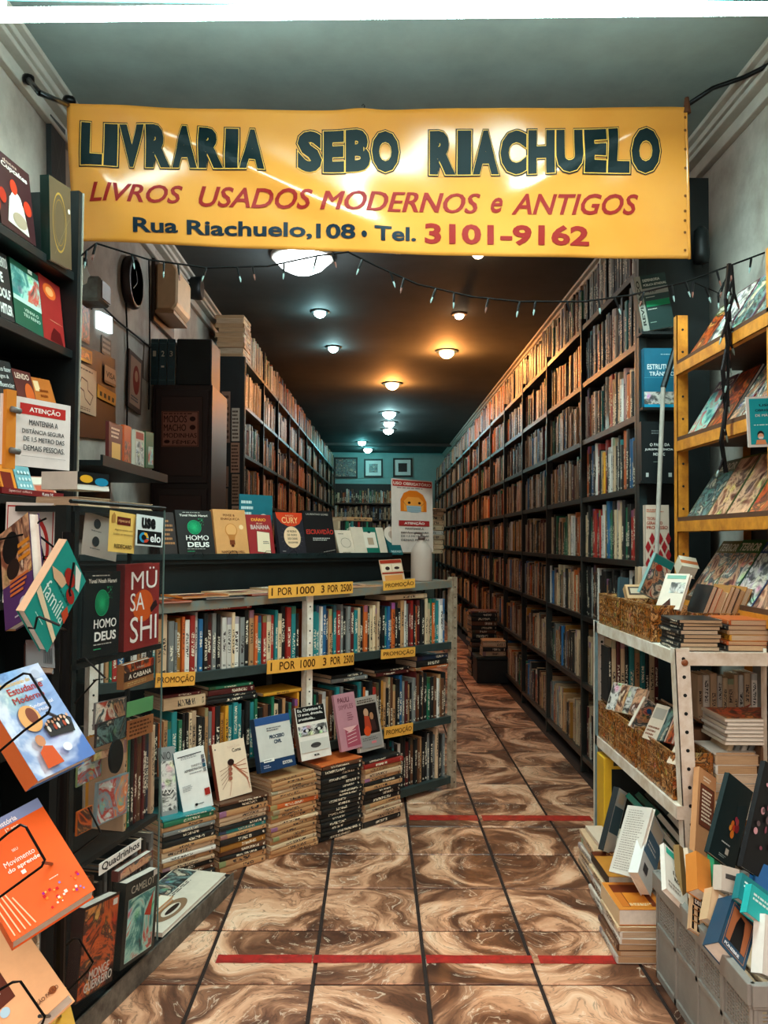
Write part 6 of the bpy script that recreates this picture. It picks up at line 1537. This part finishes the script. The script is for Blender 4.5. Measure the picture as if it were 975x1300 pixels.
# piles with black and white spines toward the aisle
def pile(x0, Y0, w, L, z, top, where, seq, group, tr=(.009, .013), yaw=.04):
    book_stack((x0, Y0+L/2, z), Vector((0, -1, 0)), Vector((1, 0, 0)), 99, where, group, L=(L*.93, L), tr=tr, depth=w, seq=seq, top=top, yaw=yaw)
pile(.880, 2.385, .125, .17, .895, .99, 'left pile on the top white board', 'kkkk', 'pocket books lying on the top board')
pile(1.018, 2.385, .125, .17, .895, .985, 'second pile on the top white board', 'oktY', 'pocket books lying on the top board', tr=(.010, .02))
# small books behind, on the yellow unit's lowest board edge
book_row((1.02, 3.19, .895), (1, 0, 0), .10, (0, 1, 0), 'ewekw', 'top board behind the baskets', 'small books behind the baskets', hr=(.2, .22), tr=(.014, .02), depth=.04)
# --- second board
book_row((.885, 3.02+.1, .605), (1, 0, 0), .20, (0, 1, 0), 'kcmckTtT', 'second board against the far post', 'books against the far post', hr=(.2, .235), tr=(.012, .02), depth=.1)
tag(boxo('cardboard_box', (.885, 3.10, .597), (1.10, 3.225, .6035), CARDB), 'flat brown card under the small books at the far post', 'cardboard')
for i, (BL, BR, TL, Y, col, a, lab) in enumerate((
    ((769, 900), (786, 903), (779, 866), 3.06, '#d9cfc0', 'grey', 'black and white comic, first of four leaning in the far basket'),
    ((780, 903), (793, 905), (790, 869), 3.00, '#c9a98c', 'skin', 'tan comic, second of four leaning in the far basket'),
    ((789, 905), (801, 907), (800, 871), 2.94, '#d9c2a4', 'grey', 'cream comic, third of four leaning in the far basket'),
    ((797, 907), (811, 909), (809, 874), 2.88, '#b98f6c', 'skin', 'brown comic, last of four leaning in the far basket'))):
    held(BL, BR, TL, Y, .010, col, lab, artp(a), asp=.66, cat='comic book')
held((800, 922), (820, 936), (820, 885), 2.76, .012, '#e3d2c0', 'white, red and blue comic leaning in the middle basket', artp('comic', None, extra=lambda p: p.disc(.5, .7, .14, .08, '#2a5a8a')), asp=.68, cat='comic book')
held((815, 936), (832, 942), (834, 893), 2.66, .014, '#d8c4b0', 'grey-cream comic with lettering leaning next to the red and blue one', lambda p: p.rect(.1, .6, .9, .9, '#a59a8f').lines(3, .1, .1, .9, .4, '#8a5a48'), asp=.66, cat='comic book')
held((832, 940), (842, 942), (848, 899), 2.60, .012, '#1f2d2c', 'dark green comic third in the middle basket', artp('dark'), asp=.66, cat='comic book')
held((842, 942), (851, 944), (858, 902), 2.55, .010, '#b9482c', 'red-orange comic at the end of the middle basket', artp('fire'), asp=.66, cat='comic book')
held((846, 968), (862, 972), (861, 938), 2.44, .014, '#e2cdb4', 'cream booklet standing right behind the white post', lambda p: p.rect(.3, .3, .6, .8, '#b9805c'), asp=.7, cat='book')
# books right of the post
for i in range(6):
    lean = math.radians(24); t = .015; x = .985+.021*i; za = Vector((math.sin(lean), 0, math.cos(lean))); ya = Vector((0, 1, 0)); xa = ya.cross(za)
    spine_book(frame((x, 2.43, .466), xa, ya, za), t, .12, .165, ['cream', 'grey', 'white', 'grey', 'cream', 'black'][i], f'pale slanted pocket book, {nth(i+1)} from the left just right of the white post', group='slanted pocket books right of the white post', name='pocket_book')
tag(MB().box((0, 0, 0), (.19, .11, .006), CARDB).build('cardboard_flap', mw=frame((.925, 2.56, .70), (.78, 0, -.42), (0, 1, 0), (.42, 0, .78))), 'grey cardboard flap slanting down behind the white post', 'cardboard')
tag(MB().box((.92, 2.565, .462), (1.10, 2.68, .63), CARDB).build('cardboard_box', bevel=.004), 'brown cardboard box in shade right of the white post', 'box')
book_row((1.06, 2.70, .632), (1, 0, 0), .20, (0, 1, 0), 'ewewce', 'second board in the shade at right', 'small books in the shade at right', hr=(.13, .15), tr=(.014, .022), depth=.1)
tag(MB().box((1.05, 2.69, .462), (1.30, 2.86, .630), BLACKM).build('dark_box', bevel=.004), 'dark box under the small upright books at the right edge', 'box')
held((911, 928), (930, 920), (934, 902), 2.64, .02, '#b8452a', 'red-orange book tilted on the shaded row at the right', None, asp=.7, cat='book')
# big magazines lying on the right, bowed
for i in range(7):
    z = .636+.011*i
    o = face_book(frame((1.012+.004*(i % 3), 2.385, z), (1, 0, 0), (0, 0, -1), (0, 1, 0)), .24, .17, .009, '#e6ddd0' if i % 2 else '#d9c9b4', f'large magazine, {nth(7-i)} from the top of the lying pile at the right edge', (artp('fire') if i == 6 else None), cat='magazine', group='large magazines lying at the right edge')
tag(MB().box((1.12, 2.39, .462), (1.26, 2.55, .622), CARDB).build('cardboard_box', bevel=.004), 'cardboard box under the lying magazines at the right edge', 'box')
# --- bottom: yellow box and green books
yb = empty('yellow_box', Matrix.Translation((.862, 3.10, .112))); tag(yb, 'yellow cardboard box standing at the far foot of the white unit', 'box')
MB().box((0, 0, 0), (.135, .10, .29), solid('#e6b42c')).build('box_body', yb, bevel=.003)
MB().box((.028, -.002, .0), (.135, 0, .25), BLACKM).build('front_panel', yb); MB().box((.035, -.003, .262), (.055, -.001, .280), solid('#3a3426')).build('small_mark', yb)
for i, (c_, nm) in enumerate((('#e6ddd0', 'white'), ('#d9cbb8', 'cream'), ('#e2d8ca', 'pale'), ('#c9b49a', 'tan'))):
    face_book(frame((.905, 2.55, .103+.026*i), (1, 0, 0), (0, 0, -1), (0, 1, 0)) @ Matrix.Translation((0, -.022, 0)), .23, .30, .020, c_, f'{nm} large volume, {nth(4-i)} from the top of the pile on the bottom board', None, cat='book')
for i, (c_, nm) in enumerate((('#146a58', 'green'), ('#0f5a4c', 'dark green'), ('#1d2a2c', 'black'), ('#147a68', 'sea green'))):
    lean = math.radians(50)
    xa = Vector((math.cos(lean), 0, -math.sin(lean)))
    o = face_book(frame((.90+.037*i, 2.70+.01*i, .33), (math.cos(lean), 0, -math.sin(lean)), (-math.sin(lean), 0, -math.cos(lean)), (0, 1, 0)), .15, .22, .018, c_, f'{nm} volume slanting on the bottom board of the white unit, {nth(i+1)} from the left', None, cat='book')
# ================================================================== PILES ON THE FLOOR BESIDE THE UNIT
def fpile(x0, Y0, w, L, top, where, seq, tr=(.018, .03), yaw=.03, z=.0015):
    pile(x0, Y0, w, L, z, top, where, seq, 'books piled on the tiles at the right', tr, yaw)
fpile(.70, 2.395, .145, .2, .105, 'the nearest floor pile by the crate', 'cwwntw', (.012, .022))
fpile(.745, 2.64, .16, .23, .115, 'the second floor pile beside the white unit', 'wcewnw', (.014, .022))
fpile(.775, 2.91, .17, .24, .13, 'the farthest floor pile beside the white unit', 'ewewew', (.014, .022))
# covers lying on them
def topb(x, y, z, w, h, t, col, label, prints, rot=0, **kw):
    m = Matrix.Translation((x, y, z+t)) @ Matrix.Rotation(rot, 4, 'Z') @ frame((0, 0, 0), (1, 0, 0), (0, 0, -1), (0, 1, 0))
    return face_book(m, w, h, t, col, label, prints, cat='book', **kw)
topb(.712, 2.405, .107, .135, .19, .045, '#d9822c', 'orange book with brown frame on the nearest floor pile', lambda p: p.rect(.12, .1, .88, .9, '#6d2c14').rect(.3, .1, .76, .6, '#d9822c').rect(.12, .1, .28, .6, '#c8702a').lines(2, .3, .12, .85, .22, '#f0d9b0'), spine_col='#e6c9a0')
topb(.752, 2.655, .117, .155, .21, .028, '#c9822f', 'worn amber book with dark spine on the second floor pile', lambda p: p.rect(0, .82, 1, 1, '#5a2414').text('MAL', .3, .86, .6, .94, '#d9a060', .03), spine_col='#1a1816')
topb(.80, 2.93, .132, .15, .2, .012, '#e3cdb8', 'pale pamphlet with a bird mark on the farthest floor pile', lambda p: p.line([(.2, .3), (.5, .38), (.9, .34)], .006, '#3a3a3c').lines(1, .4, .55, .85, .62, '#8a6a5a'))
# standing on the piles: open book, law book, bluish cover
held((773, 1106), (804, 1114), (797, 1022), 2.60, .012, '#efe8dd', 'open book showing its text pages, standing on the floor pile', lambda p: p.lines(26, .12, .05, .86, .95, '#a89c90', .3), asp=.62, cat='book')
held((766, 1080), (778, 1086), (786, 1000), 2.82, .02, '#dfe3e4', 'white book with a blue-grey panel left of the open book', lambda p: p.rect(.05, .3, .95, .72, '#4a6a7c').rect(.2, .78, .8, .95, '#e9d9c4'), asp=.4, cat='book', spine_col='#1d2326')
held((810, 1108), (826, 1138), (829, 1030), 2.44, .03, '#e6e6e2', 'tall white book with a blue band right of the open book', lambda p: p.rect(.0, .36, 1, .72, '#5a7c96').lines(2, .15, .48, .8, .6, '#dfe6ea').rect(.2, .74, .9, .94, '#e8dcc8').rect(.2, .12, .5, .24, '#4a4a4c'), asp=.42, cat='book')
# ================================================================== GREY PLASTIC CRATE
GX0, GX1, GY0, GY1, GH = .80, 1.22, 1.755, 2.335, .288
gm = mat('grey_crate_plastic', '#8d8a84', .45, grain=.2, scale=16, bump=.05)
gc = empty('plastic_crate', Matrix.Translation((GX0, GY0, 0))); tag(gc, 'grey perforated plastic crate full of books at the lower right', 'crate')
GL, GW = GY1-GY0, GX1-GX0
def wall(nm, L, fr_, cols):
    """a crate wall in its own plane: x along, y outward thickness, z up"""
    w_ = empty(nm); w_.parent = gc; w_.matrix_local = fr_
    m = MB()
    m.box((-.006, -.014, GH-.045), (L+.006, .004, GH), gm).box((-.004, -.010, GH-.052), (L+.004, .002, GH-.045), gm)
    m.box((0, -.006, GH*.50-.007), (L, .002, GH*.50+.007), gm).box((0, -.006, 0), (L, .002, .02), gm)
    for i in range(cols+1):
        x = i*L/cols; m.box((max(x-.008, 0), -.006, .0), (min(x+.008, L), .002, GH-.04), gm)
    m.build('frame', w_, bevel=.0015)
    for i in range(cols):
        x0, x1 = i*L/cols+.008, (i+1)*L/cols-.008
        boxo('lower_panel', (x0, -.001, .02), (x1, .002, GH*.5-.007), gm, w_)
        p = MB(); n_ = 8; z0, z1 = GH*.5+.007, GH-.052; hx0, hx1, hz0, hz1 = x0+.012, x1-.012, z0+.010, z1-.008
        p.box((x0, -.001, z0), (hx0, .002, z1), gm).box((hx1, -.001, z0), (x1, .002, z1), gm).box((hx0, -.001, z0), (hx1, .002, hz0), gm).box((hx0, -.001, hz1), (hx1, .002, z1), gm)
        for q in range(1, n_): xx = hx0+(hx1-hx0)*q/n_; p.box((xx-.002, -.001, hz0), (xx+.002, .002, hz1), gm)
        for q in range(1, n_): zz = hz0+(hz1-hz0)*q/n_; p.box((hx0, -.0012, zz-.0018), (hx1, .0018, zz+.0018), gm)
        p.build('perforated_panel', w_)
Ri = Matrix.Rotation
wall('long_side', GL, frame((0, GL, 0), (0, -1, 0), (1, 0, 0), Z), 4)
wall('long_side', GL, frame((GW, 0, 0), (0, 1, 0), (-1, 0, 0), Z), 4)
wall('short_side', GW, frame((0, 0, 0), (1, 0, 0), (0, 1, 0), Z), 3)
wall('short_side', GW, frame((GW, GL, 0), (-1, 0, 0), (0, -1, 0), Z), 3)
boxo('base', (0, 0, .0), (GW, GL, .006), gm, gc)
# filling lies level inside
k_ = 0
for (x, y, w_, L_) in ((.815, 1.78, .13, .2), (.96, 1.78, .13, .2), (1.10, 1.78, .10, .2), (.82, 2.06, .13, .24), (.965, 2.06, .13, .24)):
    pile(x, y, w_, L_, .008, .12, f'the {nth(k_+1)} hidden pile inside the grey crate', 'ewtn', 'books at the bottom of the crate', (.025, .035), .0); k_ += 1
# what stands in it
def pr_tel(p):
    p.rect(.0, .0, 1, 1, '#d9b48a')
    for k in range(5): p.poly([(.05+.2*k, .02), (.14+.2*k, .02), (.1+.2*k, .6), (.03+.2*k, .6)], '#17110f')
    p.rect(.05, .62, .95, .86, '#2a1c18').text('telínicos', .08, .66, .92, .82, '#efe6da', .02)
    for k in range(3): p.line([(.05, .2+.15*k), (.95, .25+.15*k)], .003, '#8a5a34')
held((876, 1178), (910, 1200), (879, 1128), 2.00, .010, '#c9a07a', 'striped dark and tan booklet standing at the crate rim', pr_tel, asp=.75, cat='book')
def pr_port(p):
    p.line([(.1, .06), (.9, .06), (.9, .9), (.1, .9), (.1, .06)], .001, '#c98a5a').rect(.14, .2, .86, .84, '#9a5a38').poly([(.3, .2), (.7, .2), (.66, .55), (.6, .75), (.42, .78), (.34, .6)], '#120e0e').text('UM MISTÉRIO', .3, .92, .85, .965, '#c9d2da', .01).text('FÚNEBRE', .15, .08, .7, .15, '#dfe2e6', .03)
held((912, 1196), (945, 1234), (931, 1136), 1.86, .045, '#17405a', 'dark blue novel with framed black figure at the near crate corner', pr_port, asp=.6, cat='book')
def pr_mag(p): p.rect(.08, .82, .6, .96, '#3aa890').text('DE RE', .45, .58, .8, .66, '#33302e', .04).text('E DE REI', .35, .46, .85, .54, '#33302e', .04).text('ROUL', .4, .34, .85, .42, '#33302e', .04).lines(2, .1, .1, .8, .25, '#9a9086')
held((846, 1128), (874, 1156), (843, 1070), 2.12, .014, '#ebe3d8', 'cream magazine with green corner and dark words, left end of the crate', pr_mag, asp=.52, cat='magazine')
held((868, 1150), (884, 1162), (862, 1072), 2.14, .016, '#8a6a3a', 'olive-brown bound volume behind the cream magazine in the crate', None, asp=.5, cat='book')
held((880, 1140), (890, 1146), (873, 1076), 2.10, .012, '#d9c9b0', 'curled white pages between the cream magazine and the orange book', None, asp=.4, cat='book')
held((886, 1128), (904, 1140), (884, 1080), 2.02, .035, '#cf7f33', 'plain orange-tan book standing in the middle of the crate', None, asp=.48, cat='book')
held((909, 1124), (917, 1130), (906, 1084), 2.06, .016, '#1f8a5c', 'narrow bright green book right of the plain orange one', None, asp=.5, cat='book')
held((916, 1130), (938, 1136), (917, 1098), 1.98, .03, '#d9cdbf', 'grey-white box-like book behind the portrait novel', lambda p: p.rect(.2, .5, .8, .7, '#4a4644'), asp=.9, cat='book')
held((898, 1166), (926, 1184), (905, 1126), 1.96, .03, '#d9b48c', 'tan book standing between the striped booklet and the portrait novel', lambda p: p.rect(.3, .6, .9, .9, '#e8e2d8').rect(.45, .64, .75, .86, '#3a3434'), asp=.8, cat='book')
held((937, 1140), (975, 1168), (943, 1108), 1.93, .02, '#1a7a80', 'teal book at the right edge inside the crate', lambda p: p.lines(2, .1, .5, .9, .8, '#cfe9e6'), asp=1.4, cat='book')
held((948, 1158), (985, 1186), (955, 1122), 1.90, .02, '#27b0ae', 'light turquoise book at the right edge inside the crate', lambda p: p.lines(2, .1, .5, .9, .8, '#cfe9e6'), asp=1.3, cat='book')
held((955, 1136), (985, 1150), (962, 1093), 2.00, .03, '#1f5f9c', 'blue bound book with white pages at the right edge', None, asp=.7, cat='book')
held((968, 1236), (1000, 1252), (972, 1160), 1.84, .03, '#efe9e0', 'white block of pages at the right picture edge in the crate', None, asp=.66, cat='book')
# three large covers behind the crate, leaning on the shelf
def pr_brn(p):
    p.rect(.12, .35, .9, .82, '#6b3420').line([(.12, .35), (.9, .35), (.9, .82), (.12, .82), (.12, .35)], .002, '#3a1a10').lines(9, .22, .4, .8, .78, '#f0dcc4').lines(2, .25, .86, .7, .93, '#f0dcc4').disc(.7, .12, .14, .05, '#a3562c')
held((882, 1085), (905, 1100), (888, 973), 2.20, .018, '#c58a5c', 'tall brown cover with a dark lettered panel beside the white post', pr_brn, asp=.3, cat='book', pages_mat=PAPER_WHITE)
def pr_fl(p):
    p.poly([(.55, .7), (.9, .8), (.95, .5), (.85, .3), (.7, .5)], '#24363a')
    for (x, y, r_, c_) in ((.55, .48, .06, '#e8782a'), (.62, .44, .06, '#d9452a'), (.5, .42, .05, '#f09a3a'), (.6, .36, .07, '#f0862a'), (.72, .46, .08, '#9a2c34'), (.68, .53, .06, '#c04a4a'), (.62, .55, .05, '#b03a50')): p.disc(x, y, r_, r_*.7, c_)
    p.lines(1, .3, .2, .7, .23, '#c9d0cc').rect(.5, .1, .62, .17, '#c9c4b4').lines(2, .3, .04, .6, .08, '#8fa09c')
held((900, 1082), (932, 1106), (926, 981), 2.07, .014, '#0f2224', 'black glossy cover with an orange and red flower behind the crate', pr_fl, asp=.5, cat='book')
def pr_pk(p):
    r_ = random.Random(6)
    for k in range(26):
        x, y = r_.uniform(.1, .9), r_.uniform(.08, .9); p.disc(x, y, r_.uniform(.02, .06), r_.uniform(.015, .04), r_.choice(['#c9788a', '#8a4a5a', '#d9a0a8', '#6d5a5c', '#a35a6a']))
held((942, 1100), (985, 1128), (972, 966), 2.00, .014, '#120f12', 'black cover scattered with pink blossoms at the right picture edge', pr_pk, asp=.5, cat='book')
# support pile right behind them
pile(.985, 2.405, .13, .15, .462, .60, 'the pale pile behind the black flowered covers', 'wewc', 'pale books behind the flowered covers', (.02, .03))
